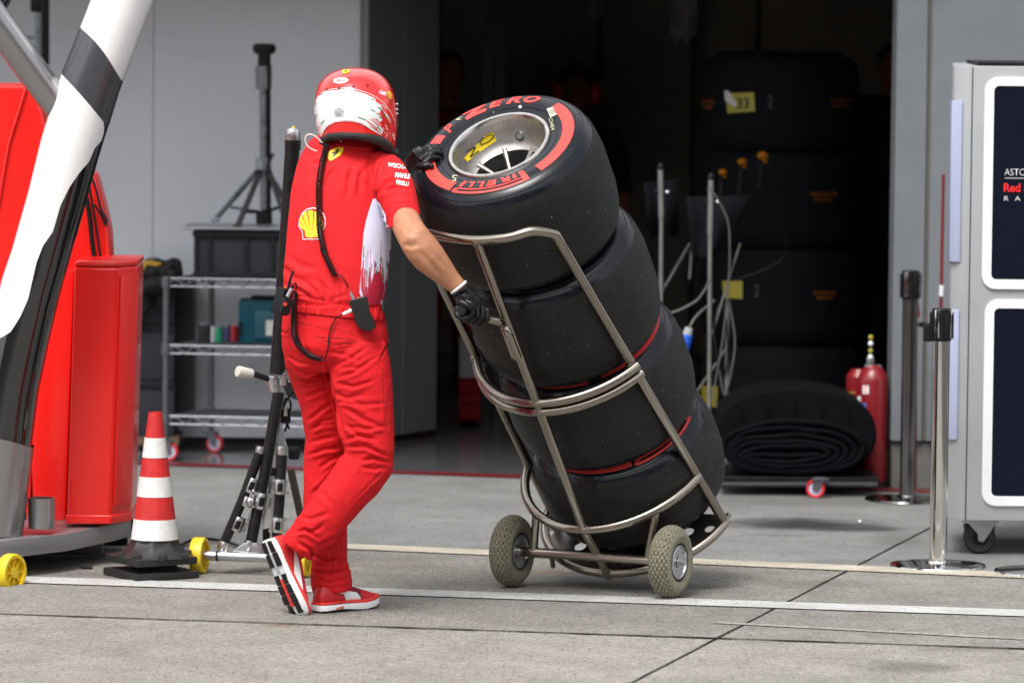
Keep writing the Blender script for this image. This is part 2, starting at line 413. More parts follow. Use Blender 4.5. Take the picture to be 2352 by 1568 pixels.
for lo, hi, m in ((L0, LA, CON1), (LA, LY, CON2), (LY, LT, CON3)):
    for c0, c1 in zip(cols_, cols_[1:]):
        ga_, gb2 = (.012 if lo is LA else .003), (.012 if hi is LA else .003); gc = .004
        q = [inter(off_line(lo, ga_), off_line(c0, -gc)), inter(off_line(lo, ga_), off_line(c1, gc)), inter(off_line(hi, -gb2), off_line(c1, gc)), inter(off_line(hi, -gb2), off_line(c0, -gc))]
        MB().prism(q, (0, 0, -.028)).build('concrete_slab', m, pav, bev=.002, seg=1)
PAINT = ground_mat('worn_white_paint', (.44, .445, .43), [], .10, .14, .6)
PAINTY = ground_mat('worn_cream_paint', (.44, .40, .32), [], .10, .16, .6)
def stripe(name, a, b, wpx, m, z=.004):
    A, B = onz(*a), onz(*b); wd = wpx / (K * H / (((A.y + B.y) / 2) ** 2)); d = (B - A).normalized(); nn = V((-d.y, d.x, 0)) * wd / 2; z = V((0, 0, z))
    o = MB().add([A - nn + z, B - nn + z, B + nn + z, A + nn + z], [(0, 1, 2, 3)]).build(name, m); return tag(o, kind='structure')
stripe('white_line', (-300, 1320.5), (2700, 1421), 14.5, PAINT)
stripe('cream_line', (700, 1252), (2800, 1342), 12, PAINTY)
stripe('red_line', (-200, 1045.5), (2700, 1149.5), 7, mat('threshold_red', (.14, .010, .014), .4))
SEAL = mat('joint_sealant', (.018, .016, .014), .9, spec=.1)
for nm_, l_, wd_j in (('joint_line', LA, .020), ('joint_line', LB, .006)):
    a_j, b_j = (inter(l_, shiftB(-7)), inter(l_, shiftB(3.5))) if l_ is LA else (inter(l_, L0), inter(l_, LT)); d_j = (b_j - a_j).normalized(); n_j = V((-d_j.y, d_j.x, 0)); pts_l, pts_r = [], []
    for i_ in range(161):
        p_j = a_j.lerp(b_j, i_ / 160); w_j = wd_j / 2 * (1 + .45 * noise.noise(p_j * 9)); off_j = .006 * noise.noise(p_j * 4 + V((7, 0, 0))); pts_l.append(p_j + n_j * (off_j + w_j)); pts_r.append(p_j + n_j * (off_j - w_j))
    mbj = MB().add([p + V((0, 0, .0025)) for p in pts_l + pts_r], [(i_, i_ + 1, 162 + i_, 161 + i_) for i_ in range(160)]); tag(mbj.build(nm_, SEAL), kind='structure')
stripe('worn_line', (1640, 1430), (2352, 1468), 4, ground_mat('faded_paint', (.27, .255, .23), [], .3, .25), .003)
# garage floor, glossy painted, behind the threshold
tA, tB = inter(off_line(LT, .004), (-9, 0, 0, 1)), inter(off_line(LT, .004), (9, 0, 0, 1))
FLOORM = mat('polished_garage_floor', (.085, .085, .09), .10, var=[(2, .12), (12, .06)], spec=.5)
gf = MB().prism([tA, tB, (9, 30, 0), (-9, 30, 0)], (0, 0, -.028)).build('garage_floor', FLOORM); tag(gf, kind='structure')
# ---- garage building
PANEL = mat('light_grey_wall_panel', (.70, .73, .77), .5, var=[(.7, .05), (4, .02)])
PANELD = mat('dark_grey_panel', (.085, .085, .085), .45, var=[(1.5, .12)])
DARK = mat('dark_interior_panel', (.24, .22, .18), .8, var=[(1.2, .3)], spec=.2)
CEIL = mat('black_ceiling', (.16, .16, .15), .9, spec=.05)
WALLR = mat('blue_grey_wall_paint', (.15, .163, .175), .55, var=[(1.5, .08), (9, .04)])
PLINTH = mat('bare_concrete_plinth', (.12, .12, .11), .85, var=[(5, .2), (60, .15)])
def boxw(x0, x1, y0, y1, z0, z1): return MB().box(((x0 + x1) / 2, (y0 + y1) / 2, (z0 + z1) / 2), (x1 - x0, y1 - y0, z1 - z0))
def wall_thing(name, label, cat, loc): return thing(name, loc, label, cat)
wl = wall_thing('panel_wall', 'light grey panelled wall with a vertical seam at the left side of the garage bay', 'wall', (-2, 21.95, 0))
xs = [-6, -3.2, at(350, 500, 21.9).x, -.668]
for a, b in zip(xs, xs[1:]): boxw(a + .001, b - .001, 21.93, 22.0, .035, 3.2).build('wall_panel', PANEL, wl, bev=.002, seg=1)
boxw(-6, -.668, 22.001, 22.1, 0.0, 3.2).build('backing_wall', mat('wall_back_grey', (.12, .12, .12), .8), wl)
boxw(-.664, -.636, 21.9, 22.02, 0, 3.2).build('edge_trim', mat('trim_grey', (.26, .26, .27), .4), wl)
# grey partition running back into the garage
pw = wall_thing('partition_wall', 'dark grey partition of flat panels running back beside the light wall', 'wall', (-.5, 22.2, 0))
a0, a1 = V((-.630, 21.93, 0)), V((-.335, 22.45, 0)); md = a0.lerp(a1, .5); dn = (a1 - a0).normalized(); nn = V((-dn.y, dn.x, 0)) * .04
for p, q in ((a0, md - dn * .003), (md + dn * .003, a1)):
    MB().prism([p + V((0, 0, .03)), q + V((0, 0, .03)), q + nn + V((0, 0, .03)), p + nn + V((0, 0, .03))], (0, 0, 3.1)).build('wall_panel', mat('grey_partition_paint', (.13, .135, .137), .5, var=[(1.2, .12)], spec=.3), pw, bev=.003, seg=1)
# right wall
wr = wall_thing('garage_pier', 'blue grey painted wall at the right of the bay with a concrete foot', 'wall', (2.4, 20.4, 0))
zx = at(2046, 1015, 20.35); xs = [zx.x, at(2130, 500, 20.35).x, 6.0]
for i, (a, b) in enumerate(zip(xs, xs[1:])):
    boxw(a + (.008 if i else 0), b - .008, 20.35, 20.6, zx.z + .004, 3.4).build('wall_panel', WALLR, wr, bev=.004, seg=1)
boxw(xs[0] + .02, 6, 20.61, 20.7, zx.z, 3.4).build('backing_wall', mat('seam_filler', (.10, .09, .075), .7), wr)
boxw(xs[1] - .006, xs[1] + .018, 20.36, 20.4, zx.z + .006, 3.4).build('seam_strip', MATS['seam_filler'], wr)
boxw(xs[0] + .006, 6, 20.37, 20.6, 0, zx.z).build('plinth', PLINTH, wr, bev=.004, seg=1)
bl = wall_thing('garage_building', 'dark garage interior with black rear wall and ceiling behind the open bay', 'building', (0, 24, 0))
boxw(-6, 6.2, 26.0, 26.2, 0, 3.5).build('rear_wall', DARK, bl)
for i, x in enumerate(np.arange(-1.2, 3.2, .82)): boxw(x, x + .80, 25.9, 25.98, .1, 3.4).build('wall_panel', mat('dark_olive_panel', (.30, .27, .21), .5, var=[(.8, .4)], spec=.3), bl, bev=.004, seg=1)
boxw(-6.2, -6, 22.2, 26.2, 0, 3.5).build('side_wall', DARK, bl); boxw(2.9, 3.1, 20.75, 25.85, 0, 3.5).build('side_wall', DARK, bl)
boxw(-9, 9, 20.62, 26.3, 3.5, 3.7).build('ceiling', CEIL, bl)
boxw(-14, 14, 20.3, 20.6, 3.42, 9).build('upper_storey', PANEL, bl)
boxw(-14, 14, 20.1, 21.0, 2.62, 3.4).build('lintel', mat('shutter_box', (.16, .16, .165), .5), bl)
boxw(-14, -6.2, 20.3, 26.2, 0, 3.4).build('side_bay', PANEL, bl); boxw(6.1, 14, 20.3, 26.2, 0, 3.4).build('side_bay', PANEL, bl)
boxw(at(1104, 500, 23.2).x, at(1128, 500, 23.2).x, 23.2, 23.26, 0, 3.4).build('door_post', mat('dim_post', (.03, .03, .029), .5, spec=.2), bl)
boxw(at(1134, 500, 23.2).x, at(1156, 500, 23.2).x, 23.22, 23.26, 0, 3.4).build('door_post', MATS['dim_post'], bl)
boxw(at(1597, 300, 25).x, at(1606, 300, 25).x, 25.6, 25.7, 0, 3.4).build('wall_rib', MATS['dim_post'], bl)
# behind the camera, unseen: pit wall, and a stand added to block horizon light
pwl = thing('pit_wall', (0, -6, 0), 'low concrete pit wall on the far side of the pit lane', 'wall'); MB().box((0, -6.2, .5), (90, .4, 1.0)).build('wall_body', PLINTH, pwl)
gs = thing('grandstand', (0, -42, 0), 'tall roofed grandstand across the track facing the garages', 'grandstand')
GSM = mat('grandstand_grey', (.10, .10, .10), .8, var=[(.3, .3)])
for i in range(9): MB().box((0, -34 - i * 1.6, .7 + i * .75), (120, 1.6, 1.4 + i * 1.5)).build('seat_row', GSM, gs)
MB().box((0, -50, 8), (120, .6, 16)).build('rear_wall', GSM, gs); MB().box((0, -42, 16.2), (120, 17, .4)).build('roof', GSM, gs)
# ================================================================ left: gantry foot, red equipment
YG = 17.25
gan = thing('gantry_leg', onz(40, 1290), 'curved black and white glossy gantry leg with a silver brace on a grey base plate', 'gantry')
edge = [(-80, 313, 68), (0, 281, 67.5), (89, 247, 68), (186, 209, 69), (338, 162, 69), (456, 131, 67), (591, 93, 67), (658, 72, 69), (774, 45, 69), (890, 21, 69), (1001, 6, 70), (1218, -22, 70), (1300, -30, 70)]
def pole_pt(y):
    ys = [e[0] for e in edge]; return np.interp(y, ys, [e[1] for e in edge]), np.interp(y, ys, [e[2] for e in edge]) / pxm(YG)
def pole_v(y, th, grow=0):
    x, r = pole_pt(y); r += grow; x0, _ = pole_pt(y - 40); x1, _ = pole_pt(y + 40)
    t = (at(x1, y + 40, YG) - at(x0, y - 40, YG)).normalized(); right = V((1, 0, 0)); right = (right - t * right.dot(t)).normalized(); near = right.cross(t); near = near if near.y < 0 else -near
    return at(x, y, YG) + right * math.sin(th) * r + near * math.cos(th) * r
BLKG = mat('glossy_black_paint', (.010, .010, .011), .1, coat=1)
BAND = mat('dark_gloss_band', (.05, .052, .06), .3, coat=.4)
def pole_part(name, m, f0, f1, th0=-math.pi, th1=math.pi, n=56, rows=14, grow=0, thb=None):
    vs = []
    for i in range(rows + 1):
        t = i / rows
        for k in range(n + 1):
            hi_ = th1
            if thb: hi_ = thb(f0(0) + (f1(0) - f0(0)) * t)
            th = th0 + (hi_ - th0) * k / n; s_ = math.sin(th); y = f0(s_) + (f1(s_) - f0(s_)) * t; vs.append(pole_v(y, th, grow))
    fs = [(i * (n + 1) + k, i * (n + 1) + k + 1, (i + 1) * (n + 1) + k + 1, (i + 1) * (n + 1) + k) for i in range(rows) for k in range(n)]
    return MB().add(vs, fs).build(name, m, gan)
e1_ = lambda s_: 112 + 38 * s_ + 14 * (s_ * s_); e2_ = lambda s_: 222 + 40 * s_ + 8 * s_ * s_
pole_part('upper_tube', WHITEP, lambda s_: -80 + 10 * s_, e1_); pole_part('band', BAND, e1_, e2_, grow=.0012); pole_part('lower_tube', BLKG, e2_, lambda s_: 1225, rows=40)
xb_ = [(190, 250), (240, 262), (262, 254), (290, 236), (325, 222), (365, 196), (410, 170), (458, 148), (520, 130), (560, 105), (600, 90), (680, 72), (726, 52), (764, 28), (783, 0), (800, -30)]
def thb(y):
    x = np.interp(y, [a for a, b in xb_], [b for a, b in xb_]); c, r = pole_pt(y); rp = r * pxm(YG) * 1.06; return math.asin(max(-.98, min(.93, (x - c) / rp)))
pole_part('white_flash', WHITEP, lambda s_: e2_(s_) + 1, lambda s_: 800, th0=-2.4, rows=60, grow=.0015, thb=thb)
SILV = mat('silver_paint', (.36, .36, .37), .3, .9)
b0, b1 = at(-60, -20, YG - .12), at(136, 247, YG + .01)
MB().tube([b0, b0.lerp(b1, .5), b1], [.0545, .0545, .0545], 40).build('brace', SILV, gan)
pole_part('foot_sleeve', SILV, lambda s_: 1000 + 6 * s_ + 10 * s_ * s_, lambda s_: 1222, grow=.008)
c = onz(97, 1198, .155); c.y = 17.35
cm = MB().lathe([(.046, 0), (.048, .105), (.043, .105), (.042, .012), (.001, .01)], Matrix.Translation(at(95, 1212, 17.3)), 32).build('cup', SILV, gan)
zt = .135
pt = [onz(-420, 1290, zt), onz(150, 1225, zt), onz(262, 1202, zt), onz(301, 1191, zt), onz(290, 1170, zt), onz(-420, 1165, zt)]
MB().prism(pt, (0, 0, -.062)).build('base_plate', GREY, gan, bev=.004)
for px, py in ((20, 1292), (250, 1262), (270, 1240)):
    q = onz(px, py, 0); MB().box((q.x, q.y + .15, .038), (.11, .05, .07)).build('foot', BLACKP, gan)
q = onz(120, 1290); MB().box((q.x, q.y + .1, .045), (.34, .12, .05)).build('skid', mat('dark_steel', (.06, .06, .065), .4, .5), gan, bev=.004)
# red cabinet with chamfered corner
def leanbox(foot, top, m, name, parent, label=None, bev=.012):
    n = len(foot); mb = MB().add(list(foot) + list(top), [tuple(range(n))[::-1], tuple(range(n, 2 * n))] + [(i, (i + 1) % n, n + (i + 1) % n, n + i) for i in range(n)])
    return mb.build(name, m, parent, label, bev=bev, seg=3)
rc = thing('red_cabinet', onz(200, 1198, .14), 'short glossy red cabinet with chamfered corner standing on the grey base plate', 'cabinet')
Yc = 17.5
def cab_poly(y, xl, grow=0, py=None):
    a = at(xl - grow, y, Yc + .02); b = at(xl + 98 + grow, y, Yc); c2 = at(xl + 146 + grow, y, Yc + .10)
    return [V((a.x, Yc - grow * .0005, a.z)), V((b.x, Yc - grow * .0005, a.z)), V((c2.x, Yc + .10, a.z)), V((c2.x, Yc + .36, a.z)), V((a.x, Yc + .36, a.z))]
leanbox(cab_poly(1187, 155), cab_poly(612, 172), REDG, 'cabinet_body', rc)
leanbox(cab_poly(611, 171, 2), cab_poly(597, 174, -1), REDG, 'cabinet_lid', rc)
leanbox(cab_poly(1201, 153, 3), cab_poly(1180, 155, 3), REDG, 'cabinet_skirt', rc, bev=.006)
# side door let into the chamfer
def on_ch(s, y):
    lo = cab_poly(y, 155 + 17 * (1187 - y) / 575); return lo[1].lerp(lo[2], s)
dn_ = (cab_poly(900, 163)[2] - cab_poly(900, 163)[1]).cross(V((0, 0, 1))).normalized()
if dn_.y > 0: dn_ = -dn_
MB().prism([on_ch(.12, 1160) + dn_ * .001, on_ch(.95, 1160) + dn_ * .001, on_ch(.95, 632) + dn_ * .001, on_ch(.12, 632) + dn_ * .001], dn_ * .006).build('side_door', REDG, rc, bev=.003)
# left panel of same red kit
rl = thing('red_housing', onz(40, 1190, .14), 'tall glossy red housing leaning up behind the black gantry leg', 'equipment housing')
Yh = 17.72
ol = [(-260, 1180), (-260, 190), (20, 196), (64, 196), (84, 215), (100, 268), (112, 320), (70, 600), (90, 1180)]
MB().prism([at(x, y, Yh) for x, y in ol], (0, .34, 0)).build('housing_shell', REDG, rl, bev=.02, seg=3)
ol2 = [(60, 1190), (60, 400), (214, 396), (222, 418), (236, 470), (249, 530), (252, 600), (254, 640), (160, 1190)]
MB().prism([at(x, y, Yh + .06) for x, y in ol2], (0, .22, 0)).build('housing_flank', REDG, rl, bev=.02, seg=3)
MB().tube([at(62, 196, Yh - .005), at(20, 330, Yh - .006), at(-20, 560, Yh - .006)], .006, 8).build('edge_bead', REDG, rl)
MB().prism([at(90, 620, Yh + .0), at(170, 620, Yh), at(150, 1196, Yh), at(60, 1196, Yh)], (0, .2, 0)).build('lower_panel', REDG, rl, bev=.01)
for k, pts in enumerate(([(210, 405), (222, 440), (232, 480), (242, 500), (246, 512)], [(196, 440), (206, 500), (212, 560), (218, 600)], [(206, 430), (212, 470), (222, 530), (232, 600)], [(216, 470), (230, 490), (244, 520)])):
    o = MB().tube(smooth_path([at(x, y, Yh + .03) for x, y in pts]), .0085 if k == 1 else .0045, 8).build('hanging_cable', BLACKP)
    tag(o, ['short black cable looping to the right on the red housing', 'thick black cable hanging down the red housing', 'middle black cable hanging on the red housing', 'lower black cable curving right over the red housing'][k], 'cable', 'black cables on the red housing')
# yellow jack wheel cut by the left frame edge
jw = thing('floor_jack', onz(10, 1357), 'yellow spoked wheel and steel axle of a floor jack at the left edge', 'jack')
def yellow_wheel(cpt, ax, rad, wid, parent, name='wheel'):
    M = frame(cpt, ax); mb = MB()
    mb.lathe([(rad * .80, -wid / 2), (rad * .97, -wid / 2), (rad, -wid * .35), (rad, wid * .35), (rad * .97, wid / 2), (rad * .80, wid / 2)], M, 48, closed=True)
    w_ = mb.build(name, YELW, parent)
    sp_ = MB(); sp_.lathe([(rad * .28, -wid * .4), (rad * .28, wid * .4)], M, 24)
    sp_.build('hub', YELW, w_)
    for k in range(8):
        a = k * math.pi / 4; d = M.to_3x3() @ V((math.cos(a), math.sin(a), 0)); o_ = M.translation
        Mx = frame(o_ + d * rad * .54, M.to_3x3() @ V((0, 0, 1)), d); MB().box((0, 0, 0), (rad * .56, rad * .13, wid * .7)).v
        b_ = MB().box((0, 0, 0), (rad * .56, rad * .10, wid * .6)); b_.v = [tuple(Mx @ V(v)) for v in b_.v]; b_.build('spoke', YELW, w_)
    sp2 = MB().lathe([(rad * .78, -wid * .12), (rad * .78, wid * .05)], M, 32); sp2.build('web', YELW, w_)
    return w_
wc = at(26, 1314, 16.95); axd = V((.86, -.51, 0)); yellow_wheel(wc, axd, .064, .038, jw)
MB().tube([wc - axd * .25, wc + axd * .012], .017, 20).build('axle', ALU, jw)
MB().tube([wc - axd * .03, wc - axd * .018], .024, 20).build('axle_collar', mat('dark_steel', (.06,) * 3), jw)
# ================================================================ traffic cones
CR_ = mat('cone_red_rubber', (.50, .018, .016), .45, var=[(12, .12), (60, .1)]); CW = mat('cone_reflective_white', (.64, .64, .62), .5, var=[(7, .1), (60, .1)]); CB = mat('cone_black_rubber', (.012, .012, .013), .5, bump=[(60, .2, .003)])
tc = thing('traffic_cone', onz(336, 1300), 'red and white striped traffic cone on a square black rubber base', 'traffic cone')
Yk = 17.22
def conept(y): return at(357 + (y - 950) * -.006, y, Yk)
def cone_r(y): return np.interp(y, [945, 1235], [15.5, 54]) / pxm(Yk)
bands = [(946, 1004, CR_, 'red_band'), (1004, 1049, CW, 'white_band'), (1049, 1093, CR_, 'red_band'), (1093, 1138, CW, 'white_band'), (1138, 1190, CR_, 'red_band'), (1190, 1236, CW, 'white_band'), (1236, 1254, CB, 'black_neck')]
for y0, y1, m, nme in bands:
    z0, z1 = conept(y1).z, conept(y0).z; cxx = conept(1100).x; e = .0015 if nme == 'white_band' else 0
    prof = [(cone_r(y1) + e, z0), (cone_r((y0 + y1) / 2) + e, (z0 + z1) / 2), (cone_r(y0) + e, z1)]
    if nme == 'black_neck': prof = [(cone_r(1270), z0 - .01), (cone_r(1236) - .002, z1)]
    if y0 == 946: prof += [(cone_r(946) - .004, z1), (cone_r(946) - .005, z1 - .03), (.001, z1 - .031)]
    MB().lathe(prof, Matrix.Translation((cxx, Yk, 0)), 48).build(nme, m, tc)
def cone_base(z, s, name, parent):
    mb = MB(); M = Matrix.Translation((cxx - .012, Yk, 0)) @ Matrix.Rotation(R(33), 4, 'Z')
    mb.box((0, 0, z), (s, s, .026), None, .006); mb.v = [tuple(M @ V(v)) for v in mb.v]; return mb.build(name, CB, parent)
MB().lathe([(.134, .072), (.112, .086), (.088, .115), (.080, .128)], Matrix.Translation((cxx, Yk, 0)), 8).build('base_skirt', CB, tc)
cone_base(.062, .235, 'base', tc)
for k in range(8):
    a = k * math.pi / 4 + .3; q = V((cxx + .115 * math.cos(a), Yk + .115 * math.sin(a), .078)); MB().box(q, (.03, .03, .022), None, .005).build('base_lug', CB, tc)
t2 = thing('traffic_cone', (cxx, Yk, 0), 'black square base of a second cone nested underneath the striped one', 'traffic cone')
cone_base(.014, .245, 'base', t2); MB().lathe([(.085, .028), (.07, .047)], Matrix.Translation((cxx, Yk, 0)), 24).build('base_skirt', CB, t2)
cb = MB().tube(smooth_path([onz(x, y, .012) for x, y in ((400, 1262), (440, 1240), (490, 1238), (540, 1250), (556, 1262), (530, 1270), (480, 1272), (452, 1290))]), .006, 8).build('floor_cable', BLACKP)
tag(cb, 'black cable looped on the ground between the striped cone and the jack', 'cable')
# ================================================================ wire shelf cart and what stands on it
ct = thing('wire_shelf_cart', onz(400, 1050), 'chrome wire shelving cart with three shelves and red casters', 'shelf cart')
ZC = mat('zinc_wire', (.17, .18, .20), .38, .8)
WIRE = mat('wire_grid', (.22, .24, .26), .35, .8)
Yf = 21.25; fl = lambda y: at(381, y, Yf)
dx = V((1, -.115, 0)).normalized(); dyv = V((.185, .42, 0)).normalized() * .42
LEN = .74
zt_, zm, zb = at(385, 648, Yf).z, at(380, 802, Yf).z, at(378, 964, Yf).z
cor0 = V((fl(800).x, Yf, 0)); cors = [cor0, cor0 + dx * LEN, cor0 + dx * LEN + dyv, cor0 + dyv]
for cpt in cors: MB().tube([cpt + V((0, 0, .085)), cpt + V((.0, 0, zt_ + .022))], .0125, 14).build('post', ZC, ct)
for z in (zt_, zm, zb):
    mb = MB()
    for a, b in zip(cors, cors[1:] + cors[:1]):
        for dz in (.017, -.017): mb.tube([a + V((0, 0, z + dz)), b + V((0, 0, z + dz))], .003, 6)
    fr = mb.build('shelf_frame', ZC, ct)
    for a, b, k in ((cors[0], cors[1], 9), (cors[3], cors[2], 9), (cors[0], cors[3], 5)):
        pts = [a.lerp(b, i / (2 * k)) + V((0, 0, z + (.014 if i % 2 else -.014))) for i in range(2 * k + 1)]
        MB().tube(pts, .0045, 6).build('truss_wire', ZC, fr)
    wg = MB()
    for i in range(1, 36):
        t = i / 36; wg.tube([cors[0].lerp(cors[1], t) + V((0, 0, z + .018)), cors[3].lerp(cors[2], t) + V((0, 0, z + .018))], .0021, 4)
    gob = wg.build('wire_grid', WIRE, fr); gob['kind'] = 'stuff'
    for cpt in cors: MB().lathe([(.017, -.024), (.019, 0), (.017, .024)], Matrix.Translation(cpt + V((0, 0, z))), 16).build('collar', ZC, fr)
def caster(base, z, rad, tyre_m, rim_m, parent, ang=0, plate=True):
    cs = MB().box(base + V((0, 0, z - .006)), (.07, .05, .006)); c_ = cs.build('caster', ZC, parent)
    f = V((math.cos(ang), math.sin(ang), 0)); s = V((-f.y, f.x, 0)); wc_ = base + f * rad * .5; wc_.z = rad
    for sg in (-1, 1):
        MB().prism([base + s * sg * .016 + V((0, 0, z)) - f * .02, base + s * sg * .016 + V((0, 0, z)) + f * .025, wc_ + s * sg * .016 + f * .012 + V((0, 0, -.005)), wc_ + s * sg * .016 - f * .012 + V((0, 0, -.008))], s * sg * .003).build('fork', ZC, c_)
    M = frame(wc_, s)
    MB().lathe([(rad * .72, -.012), (rad * .94, -.013), (rad, -.006), (rad, .006), (rad * .94, .013), (rad * .72, .012)], M, 32, closed=True).build('tyre', tyre_m, c_)
    MB().lathe([(.002, -.012), (rad * .3, -.013), (rad * .35, -.008), (rad * .72, -.008), (rad * .72, .008), (rad * .35, .008), (rad * .3, .013), (.002, .012)], M, 32).build('rim', rim_m, c_)
    return c_
REDW = mat('red_polyurethane', (.55, .02, .03), .4); LILAC = mat('pale_wheel_core', (.5, .52, .66), .5)
for cpt, a in zip(cors, (-.2, .5, .4, -.3)): caster(cpt, .09, .038, REDW, LILAC, ct, a)
# dark crate on the top shelf
DG = mat('dark_grey_crate', (.030, .034, .041), .6, var=[(4, .08)], spec=.2); DGL = mat('crate_rib', (.014, .016, .019), .6, spec=.2)
zc0 = zt_ + .0205; cw0 = at(446, 600, 21.3).x; cw1 = cw0 + .46; ztop = at(500, 527, 21.3).z
cr = thing('plastic_crate', (cw0 + .22, 21.4, zc0), 'dark grey ribbed plastic crate on the top shelf of the wire cart', 'crate')
boxw(cw0, cw1, 21.3, 21.58, zc0, ztop).build('crate_body', DG, cr, bev=.006)
for x in (446, 478, 562, 622): xx = at(x + 3, 600, 21.3).x; boxw(xx - .006, xx + .008, 21.284, 21.3, zc0 + .004, ztop - .002).build('rib', DGL, cr)
for z0_, z1_ in ((zc0 + .001, zc0 + .02), (ztop - .03, ztop - .004)): boxw(cw0 - .006, cw1 + .006, 21.28, 21.3, z0_, z1_).build('rim_band', DGL, cr, bev=.002)
ly = MB().box((cw0 + .2, 21.43, ztop + .006), (.5, .34, .01), None, .004).build('steel_sheet', mat('sheet_steel', (.35, .37, .39), .35, .7)); tag(ly, 'thin grey sheet lying on top of the dark crate', 'sheet')
# tripod axle stand on the crate
ax = thing('tripod_stand', (at(606, 520, 21.42).x, 21.42, ztop + .012), 'tall steel tripod stand with black cap standing on the dark crate', 'stand')
SM = mat('galvanised_steel', (.34, .38, .42), .32, .85, var=[(30, .12)]); DS = mat('dark_cast_steel', (.018, .018, .017), .45, .3, spec=.3)
A_ = lambda x, y, Y=21.42: at(x, y, Y)
MB().tube([A_(606, 480), A_(605, 200)], .017, 6).build('inner_tube', SM, ax)
MB().tube([A_(614, 480, 21.44), A_(613, 190, 21.44)], .016, 4).build('rack_bar', DS, ax)
MB().tube([A_(605, 205), A_(604, 152)], .034, 6).build('sliding_collar', SM, ax); boxw(A_(614, 180).x, A_(623, 180).x, 21.40, 21.46, A_(614, 206).z, A_(614, 152).z).build('collar_lock', DS, ax)
MB().lathe([(.028, 0), (.027, .05), (.030, .055), (.044, .06), (.05, .075), (.048, .093), (.038, .1), (.035, .098), (.02, .096)], Matrix.Translation((A_(607, 152).x, 21.42, A_(607, 155).z)), 28).build('cap', DS, ax)
hubp = A_(606, 385)
MB().tube([A_(603, 362), A_(604, 402)], .03, 8).build('upper_hub', SM, ax); MB().tube([A_(606, 485), A_(607, 515)], .035, 8).build('lower_hub', DS, ax)
for (x0, y0, x1, y1, Yo, m) in ((590, 395, 494, 505, -.02, SM), (598, 395, 545, 522, -.11, DS), (615, 395, 680, 500, .02, SM), (618, 392, 655, 505, -.1, DS), (608, 400, 609, 500, .1, DS)):
    a, b = A_(x0, y0, 21.42 + Yo * .3), A_(x1, y1, 21.42 + Yo); lg = MB().tube([a, b], .011 if m == SM else .015, 4).build('leg', m, ax)
    MB().box(b, (.04, .03, .02), None, .004).build('foot', m, lg); MB().tube([a - V((0, .02, 0)), a + V((0, .02, 0))], .011, 10).build('hinge_pin', DS, lg)
    bb = A_(606, 488, 21.42); cc = a.lerp(b, .72); MB().tube([bb, cc], .006, 4).build('stay', m, lg)
MB().tube([A_(628, 352, 21.4), A_(612, 385, 21.4)], .006, 6).build('release_lever', DS, ax)
# middle shelf things
TEAL = mat('teal_case_plastic', (.004, .058, .085), .5, var=[(8, .08)], spec=.2)
tz = zm + .0205; x0_ = at(548, 760, 21.38).x
tcse = thing('tool_case', (x0_ + .1, 21.45, tz), 'teal plastic tool case on the middle shelf of the wire cart', 'tool case')
boxw(x0_, x0_ + .30, 21.36, 21.50, tz, tz + .185).build('case_body', TEAL, tcse, bev=.014)
boxw(x0_ + .07, x0_ + .28, 21.35, 21.361, tz + .02, tz + .14).build('front_rib', mat('teal_darker', (.005, .065, .095), .5), tcse, bev=.004)
boxw(x0_ + .05, x0_ + .25, 21.40, 21.46, tz + .187, tz + .2).build('handle', BLACKP, tcse, bev=.006)
boxw(x0_ + .118, x0_ + .16, 21.345, 21.35, tz + .035, tz + .10).build('paper_label', mat('paper_label', (.5, .49, .46), .6), tcse)
boxw(x0_ + .0, x0_ + .012, 21.345, 21.362, tz + .03, tz + .09).build('latch', BLACKP, tcse)
tins = [(470, 15, .075, (.02, .02, .022), 'small dark tin with pale glint, left end of the middle shelf'), (486, 10, .065, (.5, .52, .55), 'small pale tin beside the dark one on the middle shelf'), (500, 11, .06, (.02, .3, .14), 'green tin on the middle shelf'), (520, 12, .065, (.05, .05, .12), 'navy tin right of the green one on the middle shelf'), (535, 13, .06, (.35, .03, .04), 'red topped tin next to the teal case')]
for k, (x, r, h, cc, lb) in enumerate(tins):
    p = at(x, 780, 21.4 + .01 * k); t_ = thing('tin', (p.x, p.y, tz), lb, 'tin', 'tins on the middle shelf')
    mm = mat('tin_paint_%s' % 'abcde'[k], cc, .3, .2)
    MB().lathe([(r / 545, 0), (r / 545, h)], Matrix.Translation((p.x, p.y, tz)), 24).build('can', mm, t_, bev=.002); MB().lathe([(r / 545 * .9, h), (r / 545 * .9, h + .006)], Matrix.Translation((p.x, p.y, tz + .001)), 24).build('lid', SM if k != 4 else CR_, t_)
# dark stacked cases and black bag behind the cart
YS = 21.55
cs_ = [(314, 452, 640, 742), (314, 445, 745, 872), (314, 445, 876, 1000)]
for i, (a, b, y0, y1) in enumerate(cs_):
    pa, pb = at(a, y1, YS), at(b, y0, YS); t_ = thing('storage_box', ((pa.x + pb.x) / 2, YS + .15, pa.z), ['dark grey storage box, topmost of the stack behind the cone', 'dark grey storage box, middle one of the stack behind the cone', 'dark grey storage box, lowest of the stack behind the cone'][i], 'storage box', 'dark boxes stacked behind the cone')
    x1_ = pa.x + .16
    boxw(pa.x, x1_, YS, YS + .28, pa.z, pb.z).build('box_body', DG, t_, bev=.005)
    boxw(pa.x - .003, x1_ + .003, YS - .01, YS, pb.z - .028, pb.z - .006).build('rim_band', DGL, t_); boxw(x1_ - .05, x1_ - .042, YS - .01, YS, pa.z + .006, pb.z - .03).build('rib', DGL, t_)
dc = boxw(at(383, 900, 21.75).x + .01, at(444, 900, 21.75).x, 21.70, 21.9, .12, zt_ - .03).build('black_case', mat('case_black', (.012, .012, .013), .5)); tag(dc, 'tall flat black case leaning behind the left end of the wire cart', 'case')
